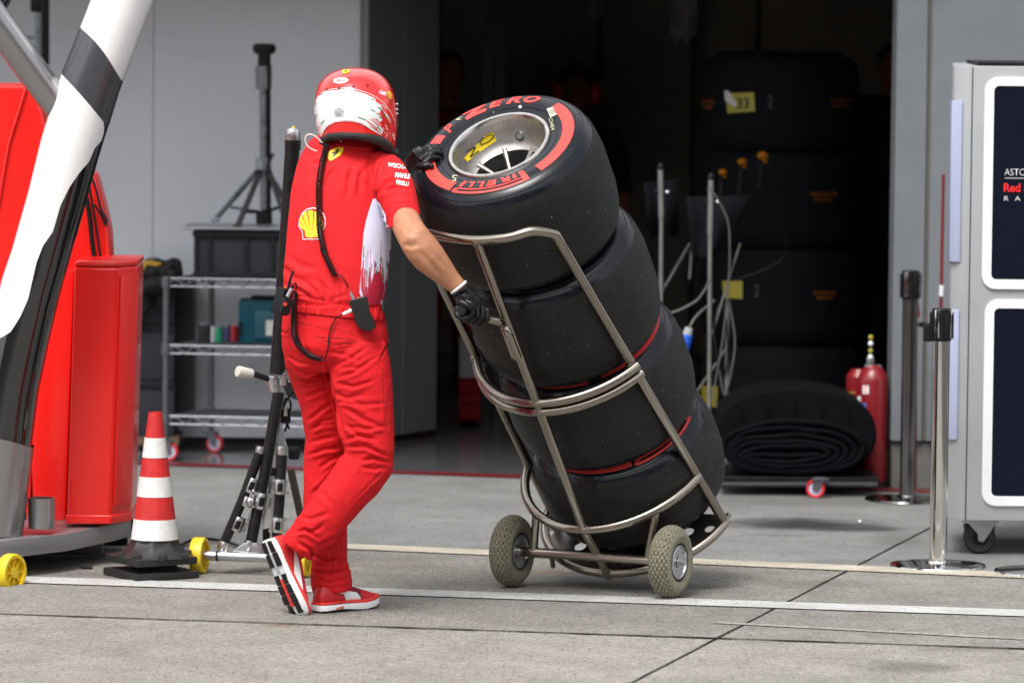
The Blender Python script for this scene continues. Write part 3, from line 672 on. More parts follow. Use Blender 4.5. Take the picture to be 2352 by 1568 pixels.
dl = thing('dolly', onz(330, 1040), 'low wooden dolly on dark casters under the stacked grey boxes', 'dolly')
p = at(314, 1010, YS); boxw(p.x, p.x + .18, YS, YS + .3, p.z - .02, at(314, 1001, YS).z - .002).build('deck', mat('worn_wood', (.16, .10, .06), .7), dl)
for x in (326, 352): q = at(x, 1025, YS + .05); caster(V((q.x, YS + .05, 0)), p.z - .024, .032, BLACKP, DS, dl, .3)
bg_ = MB(); q = lambda x, y: at(x, y, 21.5)
for (x, y, r) in ((330, 625, .05), (352, 618, .058), (378, 622, .05), (398, 628, .038), (360, 650, .06), (330, 655, .06), (392, 610, .022)): p_ell(bg_, q(x, y), (r, .10, r * .8))
for (x0, y0, x1, y1) in ((340, 650, 322, 740), (375, 650, 372, 700), (400, 612, 408, 640)): p_cap(bg_, q(x0, y0), .035, q(x1, y1), .018)
bme = fuse(bg_, .008, 4); fold(bme, [], .012, 18); bo = link('cloth_bag', bme, BLACKF); tag(bo, 'crumpled black cloth bag with yellow print lying on the grey boxes', 'bag')

wb = bme.copy(); wb.transform(Matrix.Translation(bo.location)); TB = bvh(wb)
decal('yellow_print', [(316, 602), (345, 598), (372, 606), (360, 612), (338, 608), (322, 630), (314, 628)], TB, mat('yellow_ochre_print', (.5, .28, .02), .6), bo, .003, 6)
# clamp post at the top left against the wall
cp = thing('wall_stand', onz(85, 1010), 'steel pole stand with a dark clamp against the wall at the top left', 'stand')
MB().tube([at(88, 20, 21.5), V((at(88, 20, 21.5).x, 21.5, 0))], .014, 12).build('pole', SM, cp)
MB().tube([at(40, 88, 21.5), at(88, 88, 21.5)], .008, 8).build('cross_bar', SM, cp); MB().box(at(84, 12, 21.48), (.05, .05, .06), None, .008).build('clamp', DS, cp)
MB().tube([at(103, -20, 21.6), at(103, 150, 21.6)], .02, 8).build('rear_pole', DS, cp); MB().lathe([(.12, 0), (.11, .02), (.02, .03)], Matrix.Translation((at(88, 20, 21.5).x, 21.5, .002)), 24).build('foot', DS, cp)
gb_ = thing('brace_arm', at(0, 20, 17.6), 'dark round brace crossing the very top left corner', 'brace'); MB().tube([at(-30, 80, 17.6), at(30, -40, 17.6)], .022, 16).build('tube', BLKG, gb_)
# ================================================================ tyre trolley and its four tyres
PSI, TIL = R(30), R(36)
U = V((math.cos(PSI), -math.sin(PSI), 0)); Hh = V((-math.sin(PSI), -math.cos(PSI), 0)); Z_ = V((0, 0, 1))
NN = Hh * math.sin(TIL) + Z_ * math.cos(TIL); BB = Hh * math.cos(TIL) - Z_ * math.sin(TIL)
C0 = at(1468, 1175, 17.19)
def L3(u, b, n): return C0 + U * u + BB * b + NN * n       # trolley frame: across, towards the handle side, along the stack
tr = thing('tyre_trolley', onz(1358, 1365), 'bent steel tube trolley tilted back on two grey wheels, carrying four tyres', 'trolley')
TR = .0165
def fit_n(px, py, u, b):
    """height along the stack at which the point (u, b) shows at photo row py"""
    best = min(np.linspace(-.1, 1.6, 341), key=lambda n_: abs(proj(L3(u, b, n_))[0][1] - py)); return float(best)
rb = .362
n_hoop, n_mid, n_low = fit_n(0, 550, 0, rb), fit_n(0, 935, 0, rb), fit_n(0, 1213, 0, rb)
n_hoop = n_hoop
# side rails: straight at the bottom, leaning in towards the top hoop
def arc3(n_, r, a0, a1, N=24, ru=None): return [L3((ru or r) * math.cos(a), r * math.sin(a), n_) for a in np.linspace(a0, a1, N)]
MB().tube([L3(.020, .312, -.016), L3(.026, rb, n_low), L3(.026, rb, n_hoop - .01)], TR * .92, 14).build('centre_rail', STEEL, tr)
RW = .338
def rail_pt(s, n_):                                     # s = -1 / 1
    t = n_ / n_hoop; return L3(s * (RW - (.098 if s > 0 else .055) * t), .02 + .235 * t, n_)
hoop = []
for n_ in np.linspace(.0, n_hoop - .06, 12): hoop.append(rail_pt(-1, n_))
top = smooth_path([rail_pt(-1, n_hoop - .06), L3(-.255, .285, n_hoop - .005), L3(-.18, .335, n_hoop + .0), L3(0, rb + .0, n_hoop + 0), L3(.13, .345, n_hoop + .0), L3(.205, .30, n_hoop - .005), rail_pt(1, n_hoop - .06)], 7)
hoop += top[1:]
for n_ in np.linspace(n_hoop - .06, 0, 12)[1:]: hoop.append(rail_pt(1, n_))
MB().tube(hoop, TR, 14).build('side_rail', STEEL, tr)
def ring(n_, nm='ring', lift=0):
    a = rail_pt(1, n_); pts = []
    r_ = rb + .0; uR = RW - .06 * n_ / n_hoop; b0_ = .02 + .235 * n_ / n_hoop
    a0_ = math.asin(min(b0_ / r_, .99)); ru_ = uR / math.cos(a0_)
    ps = [L3(ru_ * math.cos(a), r_ * math.sin(a), n_) for a in np.linspace(a0_, math.pi - a0_, 30)]
    return MB().tube(ps, TR, 14).build(nm, STEEL, tr)
ring(n_mid + .019); ring(n_mid - .019); ring(n_low)
MB().tube([L3(.343 * math.cos(a), .312 * math.sin(a), 0) for a in np.linspace(.03, math.pi - .03, 34)], TR, 14).build('ring', STEEL, tr)
# base plate with drilled holes
holes = [ellp(.24 * math.cos(a), .24 * math.sin(a), .022, .022, 0, 16) for a in (.35, .95, 1.55, 2.2, 2.8)] + [ellp(.13 * math.cos(a), .13 * math.sin(a), .022, .022, 0, 16) for a in (.6, 1.57, 2.5)] + [ellp(.30, .06, .018, .018, 0, 14), ellp(-.29, .14, .018, .018, 0, 14)]
pme = flat([(.335, -.012), (.335, 0)] + [(x_, y_ * .9) for x_, y_ in arc_pts((0, 0), .344, .02, math.pi - .02, 30)] + [(-.335, 0), (-.335, -.012)], holes, .004)
Mp = Matrix.Translation(L3(0, 0, .0)) @ Matrix(((U.x, BB.x, NN.x), (U.y, BB.y, NN.y), (U.z, BB.z, NN.z))).to_4x4()
pme.transform(Mp); link('base_plate', pme, mat('dark_base_plate', (.13, .12, .11), .25, .85, var=[(8, .3)]), tr, smooth=False)
MB().tube([L3(.338, -.018, 0), L3(.343, .02, 0)], .010, 10).build('plate_edge', STEEL, tr); MB().tube([L3(-.338, -.018, 0), L3(-.343, .02, 0)], .010, 10).build('plate_edge', STEEL, tr)
# axle, wheels, struts
WR = .1235
wL, wR = at(1176, 1269.5, 17.03), at(1540, 1290.5, 16.76)
wL.z = WR; wR.z = WR; AX = (wR - wL).normalized()
MB().tube([wL + AX * .02, wR - AX * .03], .0165, 14).build('axle_tube', STEEL, tr)
MB().tube([wL - AX * .03, wR + AX * .055], .009, 12).build('axle_rod', ALU, tr)
sL0, sR0 = wL + AX * .083, wR - AX * .085
def low_ring(a):
    b0_ = .02 + .235 * n_low / n_hoop; a0_ = math.asin(b0_ / rb); ru_ = (RW - .06 * n_low / n_hoop) / math.cos(a0_); return L3(ru_ * math.cos(a), rb * math.sin(a), n_low)
def near_ring(px): return min((low_ring(a) for a in np.linspace(.1, 3.0, 120)), key=lambda p: abs(proj(p)[0][0] - px) + (0 if p.y < C0.y else 1000))
MB().tube([sL0, near_ring(1232)], .0135, 12).build('strut', STEEL, tr); MB().tube([sR0, near_ring(1507)], .0135, 12).build('strut', STEEL, tr)
MB().tube([wL.lerp(wR, .25), L3(-.2, .30, 0)], .009, 8).build('brace', STEEL, tr)
def trolley_wheel(c, nm):
    M = frame(c, AX, Z_); wd = .078
    prof = []                                            # round shouldered tyre
    for a in np.linspace(-2.25, 2.25, 61): prof.append((WR - .038 + .038 * math.cos(a) * (1.0), .040 * math.sin(a) if abs(a) < 1.57 else math.copysign(.040, a) * (1 - (abs(a) - 1.57) * .25)))
    n = 336; vs = []; fs = []; dk = []
    for i, (r, z) in enumerate(prof):
        a_ = np.linspace(-2.25, 2.25, 61)[i]
        for k in range(n):
            th = 2 * math.pi * k / n; dr = 0
            if abs(a_) < 1.12:
                q1 = (th * 14 / math.pi + a_ * 2.6) % 1; q2 = (th * 14 / math.pi - a_ * 2.6) % 1
                g_ = min(min(q1, 1 - q1), min(q2, 1 - q2)); dr = -.0055 * (1 - min(1, max(0, g_ - .05) / .08))
            elif abs(a_) < 1.5: dr = -.003 * (1 if (k % 5) < 2 else 0)
            rr = r + dr; vs.append(M @ V((rr * math.cos(th), rr * math.sin(th), z)))
    for i in range(len(prof) - 1):
        for k in range(n):
            fs.append((i * n + k, i * n + (k + 1) % n, (i + 1) * n + (k + 1) % n, (i + 1) * n + k))
    w_ = MB().add(vs, fs).build(nm, [GREYT, mat('dirt_in_tread', (.045, .04, .03), .9)], tr)
    Mi_ = M.inverted() @ wmat(w_)
    for p_f in w_.data.polygons:
        q = Mi_ @ p_f.center; r_q = math.hypot(q.x, q.y); rr0 = WR - .038 + math.sqrt(max(0, .038 ** 2 - (q.z * .95) ** 2))
        if r_q < rr0 - .0034 and abs(q.z) < .035: p_f.material_index = 1
    for s in (1, -1):
        rim = MB().lathe([(.056, .030 * s), (.058, .034 * s), (.054, .036 * s), (.050, .030 * s), (.047, .012 * s), (.026, .006 * s), (.024, .022 * s), (.014, .024 * s), (.013, .034 * s), (.001, .035 * s)], M, 40)
        rim.build('rim', mat('cast_rim', (.5, .5, .52), .3, .9, var=[(20, .15)]), w_)
    MB().lathe([(.010, .034), (.010, .048), (.006, .050), (.001, .05)], M, 6).build('axle_nut', ALU, w_)
    MB().lathe([(.018, .033), (.018, .037), (.005, .038)], M, 20).build('washer', ALU, w_)
trolley_wheel(wL, 'wheel'); trolley_wheel(wR, 'wheel')
# handle welded to the centre rail
hn = fit_n(0, 822, 0, rb + .03); hn2 = fit_n(0, 756, 0, rb + .03)
G0, G1 = at(1062, 713, 16.13), at(1116, 731, 16.26)
yA, yB = L3(.0, rb + .028, hn2).y, L3(.0, rb + .028, hn).y
h2 = smooth_path([G0, G1, at(1142, 737, yA * .35 + G1.y * .65), at(1157, 746, yA), at(1167, 766, yA), at(1178, 794, (yA + yB) / 2), at(1189, 821, yB)], 6)
MB().tube(h2, .0145, 14).build('handle', STEEL, tr)
MB().tube([G0 - (G1 - G0).normalized() * .006, G0.lerp(G1, .85)], .0175, 16).build('grip', BLACKP, tr, bev=.003)
wd_ = MB()
for i in range(10): q = L3(.014, rb + .022, hn + (hn2 - hn) * i / 9); p_ell(wd_, q, (.005, .005, .007))
wd_.build('weld', STEEL, tr)
for s in (-1, 1):
    for n_ in (n_mid + .019, n_mid - .019, n_low, .0):
        e = MB(); p_ell(e, rail_pt(s, n_) + BB * .006, (.020, .020, .018)); e.build('weld', STEEL, tr)
for n_ in (n_mid + .019, n_mid - .019, n_low, n_hoop - .008):
    e = MB(); p_ell(e, L3(.026, rb, n_), (.0205, .0205, .016)); e.build('weld', STEEL, tr)
# ---- tyres
def tyre_profile(wd):
    """(radius, height) from the upper bead over the tread to the lower bead; height 0 = lower face, wd = upper face"""
    h = wd / 2; p = [(.172, h - .012), (.178, h - .007), (.19, h - .006), (.205, h - .003), (.23, h), (.252, h - .002), (.268, h - .008), (.280, h - .016)]
    sh = [(.288, h - .023), (.294, h - .030), (.298, h - .037), (.303, h - .046), (.309, h - .062), (.314, h - .085)]
    tr_ = [(.318, h - .115), (.321, h * .3), (.321, 0)]
    full = p + sh + tr_; low = [(r, -z) for r, z in full[-2::-1]]; full = full + low
    return [(r, z + h) for r, z in full], len(p) + len(sh) - 4
def side_z(r, wd):
    p = sorted([(a, b) for a, b in tyre_profile(wd)[0] if b > wd / 2 + .01][:13]); return np.interp(r, [a for a, b in p], [b for a, b in p])
def polar_mark(me, M, wd, r0, r1, phi0, phi1, lift=.0015):
    """lay a flat 2-D shape (x 0..1, y 0..1) along the sidewall arc"""
    bm = bmesh.new(); bm.from_mesh(me)
    for k in range(1, 14): bmesh.ops.bisect_plane(bm, geom=bm.verts[:] + bm.edges[:] + bm.faces[:], plane_co=(k / 14, 0, 0), plane_no=(1, 0, 0))
    for k in range(1, 3): bmesh.ops.bisect_plane(bm, geom=bm.verts[:] + bm.edges[:] + bm.faces[:], plane_co=(0, k / 3, 0), plane_no=(0, 1, 0))
    for v in bm.verts:
        a = R(phi0 + (phi1 - phi0) * v.co.x); r = r0 + (r1 - r0) * v.co.y
        v.co = M @ V((r * math.cos(a), r * math.sin(a), side_z(r, wd) + lift))
    for f in bm.faces:
        f.normal_update()
        if f.normal.dot(M.to_3x3() @ V((0, 0, 1))) < 0: f.normal_flip()
    o = bpy.data.meshes.new('mk'); bm.to_mesh(o); bm.free(); return o
def norm01(me):
    xs = [v.co.x for v in me.vertices]; ys = [v.co.y for v in me.vertices]; a, b, c, d = min(xs), max(xs), min(ys), max(ys)
    for v in me.vertices: v.co = V(((v.co.x - a) / (b - a), (v.co.y - c) / (d - c), 0))
    return me
def rect01(n=1):
    me = bpy.data.meshes.new('r'); me.from_pydata([(0, 0, 0), (1, 0, 0), (1, 1, 0), (0, 1, 0)], [], [(0, 1, 2, 3)]); return me
def poly01(pl):
    me = bpy.data.meshes.new('r'); me.from_pydata([(a, b, 0) for a, b in pl], [], [tuple(range(len(pl)))]); return me
def make_tyre(name, base, nrm, xd, wd, rot, label, marks=True, dr=0, rim=True, group='tyres stacked on the trolley'):
    o = thing(name, base, label, 'tyre', group)
    M = frame(base, nrm, xd); prof, k = tyre_profile(wd); N = 128
    i1 = 11; i2 = len(prof) - 12
    def part(pr, nm, m):
        mb = MB(); mb.lathe(pr, M, N); mb.f = mb.f[:(len(pr) - 1) * N]; return mb.build(nm, m, o)
    part(prof[:i1 + 1], 'sidewall', SIDE); part(prof[i1:i2 + 1], 'tread', RUB); part(prof[i2:], 'sidewall', SIDE)
    for rr in (.264, .199, .284):
        part([(rr - .0012, side_z(rr - .0012, wd) + .0002), (rr, side_z(rr, wd) + .0016), (rr + .0012, side_z(rr + .0012, wd) + .0002)], 'moulded_ring', SIDE)
    if marks:
        Mr = M @ Matrix.Rotation(R(rot), 4, 'Z')
        def mk(me, r0, r1, p0, p1, nm='marking', m=MARK): link(nm, polar_mark(me, Mr, wd, r0 + dr, r1 + dr, p0, p1), m, o, smooth=False)
        mk(rect01(), .217, .256, 62, -30.5); mk(rect01(), .217, .256, -104.8, -171); mk(rect01(), .217, .256, 184, 172)
        mk(norm01(text_mesh('P', 1, .035, 1, .35)), .214, .258, 167, 157, 'letter')
        zp = [(0, 0), (.95, 0), (1, .3), (.5, .3), (1.0, .72), (1.0, 1), (.1, 1), (.05, .7), (.48, .7), (0, .28)]
        mk(poly01(zp), .214, .262, 146, 126, 'letter')
        for t_, a, b in (('E', 124, 111), ('R', 109, 96), ('O', 94, 80)): mk(norm01(text_mesh(t_, 1, .045, 1, .25)), .220, .260, a, b, 'letter')
        # long-tailed P, then the rest of the word under its bar
        lp = [(0, 0), (.12, 0), (.12, .30), (.22, .30), (.98, .78), (1, .93), (.96, 1), (0, 1), (0, .0)]
        mk(poly01([(0, 0), (.075, 0), (.075, .88), (.95, .88), (1, .93), (.97, 1), (0, 1)]), .199, .260, -41, -103, 'letter'); mk(poly01([(.07, .64), (.92, .64), (.985, .74), (1, .93), (.95, .87), (.93, .78), (.9, .74), (.07, .74)]), .199, .260, -41, -103, 'letter')
        for i, (t_, a, b) in enumerate((('I', -48.8, -51.8), ('R', -54.5, -64), ('E', -66.8, -75), ('L', -77.8, -85), ('L', -87.5, -94), ('I', -96.5, -100))):
            mk(norm01(text_mesh(t_, 1, .05)), .198, .233, a, b, 'letter')
    if rim:
        Mi = M @ Matrix.Translation((0, 0, wd - .012))
        rm = MB().lathe([(.154, -.006), (.156, .005), (.160, .0105), (.170, .0105), (.174, .004), (.174, -.02)], Mi, 96); rm.f = rm.f[:5 * 96]; rim_ = rm.build('rim', mat('rim_lip', (.62, .59, .56), .3, 1, var=[(25, .12)]), o)
        br = MB().lathe([(.155, -.004), (.152, -.015), (.150, -.04), (.146, -.062), (.138, -.080), (.128, -.091), (.119, -.097), (.112, -.099)], Mi, 96); br.f = br.f[:7 * 96]; bo_ = br.build('barrel', WHEELM, rim_)
        MB().lathe([(.15, -.20), (.001, -.205)], Mi, 48).build('inner_disc', mat('rim_depth', (.012,) * 3, .6), rim_)  # dark disc paints the shade deep inside the rim
        ob = MB().lathe([(.152, -.21), (.1525, -.13)], Mi, 48); ob.f = ob.f[:48]; ob.build('outer_shell', WHEELM, rim_)
        for i in range(7):
            a = R(18 + i * 360 / 7); d = V((math.cos(a), math.sin(a), 0))
            MB().tube([Mi @ (d * .122 + V((0, 0, -.092))), Mi @ (d * .075 + V((0, 0, -.120))), Mi @ (d * .03 + V((0, 0, -.15)))], [.010, .0065, .008], 8).build('spoke', WHEELM, rim_)
        MB().lathe([(.034, -.19), (.034, -.165), (.022, -.16), (.02, -.19)], Mi, 32).build('hub', WHEELM, rim_)
    return o, M
XD = U
names = ['topmost tyre of the trolley stack, red lettering and silver rim facing up', 'second tyre from the top of the trolley stack, wide worn tread behind the handle', 'third tyre from the top of the trolley stack, red stripe showing above the double ring', 'bottom tyre of the trolley stack, resting on the perforated plate']
widths = [.345, .37, .405, .405]                          # bottom to top
fit_top = fit_n(0, 328, 0, 0); tot = fit_top - .040; sc_ = tot / sum(widths); widths = [w_ * sc_ for w_ in widths]
shifts = [(.012, -.030), (.004, -.030), (-.006, -.012), (-.028, .0)]
rots = [52, -20, 150, 0]; n0 = .036; tyres = []
for i in range(4):
    base = L3(shifts[i][0], shifts[i][1], n0); n0 += widths[i]
    t_, M_t = make_tyre('racing_tyre', base, NN, XD, widths[i] - .001, rots[i], names[3 - i], marks=(i != 2), dr=(.013 if i < 2 else 0)); tyres.append((t_, M_t, widths[i] - .001))
# extra print on the topmost tyre
tt, MT, wt = tyres[3]
tyre_me = [c.data.copy() for c in tt.children if c.name.startswith(('sidewall', 'tread'))]
for m_ in tyre_me: m_.transform(wmat(tt))
TT = bvh(*tyre_me)
rimo = [c for c in tt.children if c.name.startswith('rim')][0]; bar = [c for c in rimo.children if c.name.startswith('barrel')]
bms = [c.data.copy() for c in bar]
for m_ in bms: m_.transform(wmat(rimo))
TBR = bvh(*bms)
stk = decal('race_sticker', [(1064, 364), (1075, 352), (1096, 331), (1114, 312), (1133, 302), (1140, 323), (1118, 338), (1096, 353), (1073, 372)], TBR, YEL, rimo, .0015, 5)
def stroke(pts, wpx, closed=False):
    polys = []
    pp = pts + ([pts[0]] if closed else [])
    for a, b in zip(pp, pp[1:]):
        dx_, dy_ = b[0] - a[0], b[1] - a[1]; L_ = math.hypot(dx_, dy_) or 1; nx_, ny_ = -dy_ / L_ * wpx / 2, dx_ / L_ * wpx / 2; ex, ey = dx_ / L_ * wpx * .3, dy_ / L_ * wpx * .3
        polys.append([(a[0] - nx_ - ex, a[1] - ny_ - ey), (b[0] - nx_ + ex, b[1] - ny_ + ey), (b[0] + nx_ + ex, b[1] + ny_ + ey), (a[0] + nx_ - ex, a[1] + ny_ - ey)])
    return polys
decal('letter', stroke([(1071, 349), (1091, 338), (1079, 361), (1099, 347)], 2.4), TBR, BLACKI, rimo, .0032, 6)
decal('colon', [ellp(1104, 334, 1.5, 1.2, 0, 8)], TBR, BLACKI, rimo, .0032, 0)
decal('numeral', stroke([(1101, 327), (1108, 319), (1120, 311), (1130, 308), (1134, 312), (1128, 320), (1117, 328), (1106, 332)], 2.2, True), TBR, BLACKI, rimo, .0032, 6)
pv = hit(TBR, 1193, 313, .0); MB().tube([pv, pv + (ray(1193, 313) * -.012)], .0105, 20).build('port', ALU, rimo); MB().tube([pv, pv + ray(1193, 313) * -.006], .015, 24).build('port_ring', mat('dark_steel', (.06,) * 3), rimo)
decal('tape', [(1128, 270), (1150, 264), (1168, 262), (1170, 272), (1150, 276), (1131, 281)], TBR, mat('worn_tape', (.30, .26, .2), .4, var=[(80, .3)]), rimo, .001, 5)
decal('foil', [(1129, 269), (1152, 265), (1152, 270), (1132, 275)], TBR, WHITEM, rimo, .002, 5)
decal('white_dot', ellp(1195, 246.5, 3.6, 3.1), TT, WHITEM, tt, .002, 0)
decal('white_dot', ellp(1134, 259, 1.2, 1.0, 0, 8), TT, mat('chalk', (.5, .5, .3), .7), tt, .002, 0)
CREAM = mat('cream_sticker', (.62, .58, .46), .5); decal('barcode_sticker', [(1256, 251), (1270, 247), (1279, 264), (1265, 271)], TT, CREAM, tt, .002, 6)
for k in range(6): decal('bar', stroke([(1263 + k * 2.2 - 2.5, 256 - k * .9 + 0), (1268 + k * 2.2 - 2.5, 265.5 - k * .9)], 1.0), TT, BLACKI, tt, .003, 0)
CHK = mat('chalk', (.5, .5, .3), .7)
tdecal('chalk_writing', 'CS404', 1268, 286, 8, TT, CHK, tt, ang=78, sx=.95)
tdecal('chalk_writing', '5', 1044, 410, 14, TT, CHK, tt, ang=188, sx=1.5)
decal('chalk_writing', stroke([(1045, 272), (1054, 266), (1060, 270), (1048, 276), (1058, 276)], 1.6), TT, CHK, tt, .002, 0)
# fine moulded ticks round the shoulder
for i in range(72):
    a = 2 * math.pi * i / 72 + random.uniform(-.02, .02)
    q0 = MT @ V((.282 * math.cos(a), .282 * math.sin(a), side_z(.282, wt) + .001)); q1 = MT @ V((.299 * math.cos(a), .299 * math.sin(a), side_z(.299, wt) + .001))
    MB().tube([q0, q1], .0011, 4).build('mould_tick', SIDE, tt)
# rubber crumbs picked up by the treads
for (t_, M_t, wd_t) in tyres:
    cr_ = MB()
    for i in range(60):
        a = random.uniform(0, 2 * math.pi); z = random.uniform(.13, wd_t - .13); s = random.choice((.0008, .0011, .0015)); cpt = M_t @ V((.3205 * math.cos(a), .3205 * math.sin(a), z)); cr_.box(cpt, (s * 2, s * 1.5, s * 2), Matrix.Rotation(a, 3, 'Z'))
    oc = cr_.build('rubber_crumbs', mat('pale_grit', (.22, .215, .2), .8), t_); oc['kind'] = 'stuff'
# ================================================================ front jack behind the man
jk = thing('quick_lift_jack', onz(560, 1315), 'tall black tube pit jack with silver clamps and yellow wheels standing behind the man', 'jack')
J = lambda x, y, Y=17.35: at(x, y, Y)
JT = lambda a, b, r, m, nm, n=20, bev=0: MB().tube([a, b], r, n).build(nm, m, jk, bev=bev)
pp = pxm(17.35)
MB().tube([J(672, 330), J(655, 600), J(636, 858)], [17 / pp, 17 / pp, 17.5 / pp], 24).build('upper_column', CARBON, jk)
JT(J(672.5, 322), J(672, 345), 18.5 / pp, CARBON, 'column_band'); JT(J(672, 300), J(672, 328), 17.5 / pp, ALU, 'top_cap', bev=.003)
e = MB(); p_ell(e, J(672, 302), (16 / pp, 16 / pp, 9 / pp)); e.build('cap_dome', ALU, jk)
JT(J(668, 312, 17.30), J(666, 313, 17.24), 9.5 / pp, ALU, 'pressure_dial', bev=.002); JT(J(674, 290), J(675, 300), 3.5 / pp, YEL, 'yellow_plug')
MB().tube([J(640, 900), J(610, 1080), J(574, 1258)], 13.5 / pp, 24).build('lower_column', CARBON, jk)
JT(J(628, 862), J(628, 884), 18 / pp, ALU, 'column_clamp', bev=.004); JT(J(632, 880), J(630, 900), 14.5 / pp, ALU, 'clamp_ring', bev=.003)
MB().box(J(646, 870), (.035, .03, .045), None, .004).build('clamp_block', ALU, jk)
JT(J(578, 857, 17.3), J(631, 875), 7 / pp, CARBON, 'handle_bar'); JT(J(545, 852, 17.24), J(578, 860, 17.27), 13 / pp, mat('worn_white_rubber', (.55, .53, .47), .6), 'handle_grip', bev=.004)
JT(J(640, 840, 17.42), J(700, 832, 17.5), 12 / pp, CARBON, 'cross_tube')
MB().prism([J(640, 868, 17.45), J(706, 878, 17.45), J(700, 925, 17.45), J(660, 910, 17.45)], (0, .012, 0)).build('bracket_plate', mat('dark_plate', (.04, .04, .045), .4), jk, bev=.002)
for x, y in ((665, 876), (667, 912)): e = MB(); p_ell(e, J(x, y, 17.445), (.005, .004, .005)); e.build('bolt', ALU, jk)
SILT = mat('silver_tube', (.45, .48, .54), .25, .9)
JT(J(643, 900, 17.5), J(624, 1065, 17.5), 15 / pp, SILT, 'air_cylinder'); JT(J(626, 1050, 17.5), J(624, 1072, 17.5), 17 / pp, ALU, 'cylinder_collar')
MB().box(J(623, 1085, 17.5), (.05, .04, .035), None, .005).build('valve_block', BLACKP, jk); MB().box(J(622, 1105, 17.48), (.03, .03, .04), None, .004).build('valve_block', mat('grey_valve', (.12,) * 3, .4), jk)
MB().prism([J(640, 1020, 17.52), J(648, 980, 17.52), J(660, 1030, 17.52)], (0, .01, 0)).build('guard_plate', WHITEM, jk)
MB().tube(smooth_path([J(655, 990, 17.45), J(668, 930, 17.4), J(657, 915, 17.4), J(652, 940, 17.4), J(664, 985, 17.4)]), .004, 6).build('air_hose', BLACKP, jk)
MB().tube(smooth_path([J(652, 930, 17.45), J(670, 905, 17.42), J(700, 888, 17.4), J(720, 880, 17.4)]), .004, 6).build('air_hose', BLACKP, jk)
MB().box(J(656, 955, 17.42), (.035, .03, .05), None, .006).build('regulator', BLACKP, jk); MB().box(J(656, 945, 17.38), (.012, .01, .03), None, .002).build('fitting', ALU, jk)
# struts
struts = [((638, 1030), (594, 1062), (510, 1262), 11.5, -.03), ((1, 1), (648, 1040), (636, 1262), 12, -.05)]
MB().tube([J(598, 1035), J(556, 1150), J(510, 1258)], 11.5 / pp, 20).build('strut', CARBON, jk); JT(J(601, 1026), J(597, 1040), 12.5 / pp, ALU, 'strut_end', bev=.002)
MB().tube([J(648, 1038, 17.28), J(642, 1150, 17.28), J(634, 1260, 17.28)], 12 / pp, 20).build('strut', CARBON, jk); JT(J(649, 1024, 17.28), J(648, 1044, 17.28), 13.5 / pp, ALU, 'strut_end', bev=.002)
JT(J(668, 1078, 17.7), J(697, 1215, 17.7), 9 / pp, mat('worn_dark_tube', (.07, .06, .05), .35, .6), 'rear_strut'); MB().box(J(676, 1040, 17.45), (.04, .05, .045), None, .012).build('side_motor', BLACKP, jk)
JT(J(612, 1180, 17.5), J(612, 1262, 17.5), 9 / pp, CARBON, 'rear_strut')
def clamp(a, b, r):
    c = MB().tube([a, b], r, 20).build('tube_clamp', ALU, jk, bev=.003); d = (b - a).normalized(); s = d.cross(V((0, 1, 0))).normalized()
    w0 = MB().tube([a.lerp(b, .22) + V((0, -r * 1.0, 0)), a.lerp(b, .78) + V((0, -r * 1.0, 0))], r * .42, 10).build('window', BLACKP, c)
    for q in (a.lerp(b, .08), a.lerp(b, .92)):
        for sg in (-1, 1): MB().tube([q + s * sg * (r + .003) + V((0, -.008, 0)), q + s * sg * (r + .003) + V((0, .006, 0))], .0055, 10).build('clamp_bolt', ALU, c)
clamp(J(585, 1098), J(572, 1130), 14.5 / pp); clamp(J(605, 1132, 17.33), J(598, 1168, 17.33), 16 / pp); clamp(J(645, 1100, 17.26), J(643, 1134, 17.26), 15 / pp); clamp(J(553, 1187), J(540, 1219), 14.5 / pp); clamp(J(640, 1188, 17.26), J(637, 1222, 17.26), 15 / pp)
JT(J(571, 1140), J(563, 1162), 13.5 / pp, ALU, 'swivel_joint', bev=.003)
e = MB(); p_ell(e, J(574, 1152, 17.32), (.014, .014, .018)); e.build('swivel_knuckle', ALU, jk)
MB().prism([J(620, 1108, 17.38), J(636, 1100, 17.38), J(634, 1225, 17.38), J(618, 1212, 17.38), J(600, 1216, 17.38), J(606, 1170, 17.38)], (0, .008, 0)).build('gusset_plate', ALU, jk, bev=.001)
MB().prism([J(560, 1212, 17.37), J(592, 1130, 17.37), J(604, 1180, 17.37), J(584, 1218, 17.37), J(552, 1228, 17.37)], (0, .008, 0)).build('gusset_plate', ALU, jk, bev=.001)
# foot: axle and yellow wheels
YJ = 17.33; aj = V((.97, -.22, 0)).normalized(); wj = at(458, 1279.5, YJ); wj.z = .0625
yellow_wheel(wj, aj, .0625, .042, jk)
axc = wj + aj * .372; yellow_wheel(axc, aj, .0625, .042, jk)
MB().tube([wj + aj * .012, axc], .0165, 20).build('axle', ALU, jk); MB().tube([wj + aj * .062, wj + aj * .07], .0185, 20).build('axle_collar', DS, jk)
MB().prism([J(505, 1280, 17.33), J(530, 1268, 17.33), J(560, 1246, 17.33), J(590, 1246, 17.33), J(612, 1274, 17.33), J(612, 1284, 17.33)], (0, .02, 0)).build('foot_casting', ALU, jk, bev=.003)
JT(J(575, 1240), J(572, 1266), 14.5 / pp, ALU, 'socket', bev=.004); JT(J(517, 1243), J(509, 1264), 13 / pp, ALU, 'socket', bev=.004)
# ================================================================ the man pushing the trolley
man = thing('person', onz(775, 1400), 'person in red polo, red trousers and helmet seen from behind, pushing the tyre trolley', 'person')
A = at; P1 = pxm(16.3)
def secs(l, dep, Ys, direction=None):
    return [(A(c, y, Y), hw / P1, d, direction) for (y, c, hw), d, Y in zip(l, dep, Ys)]
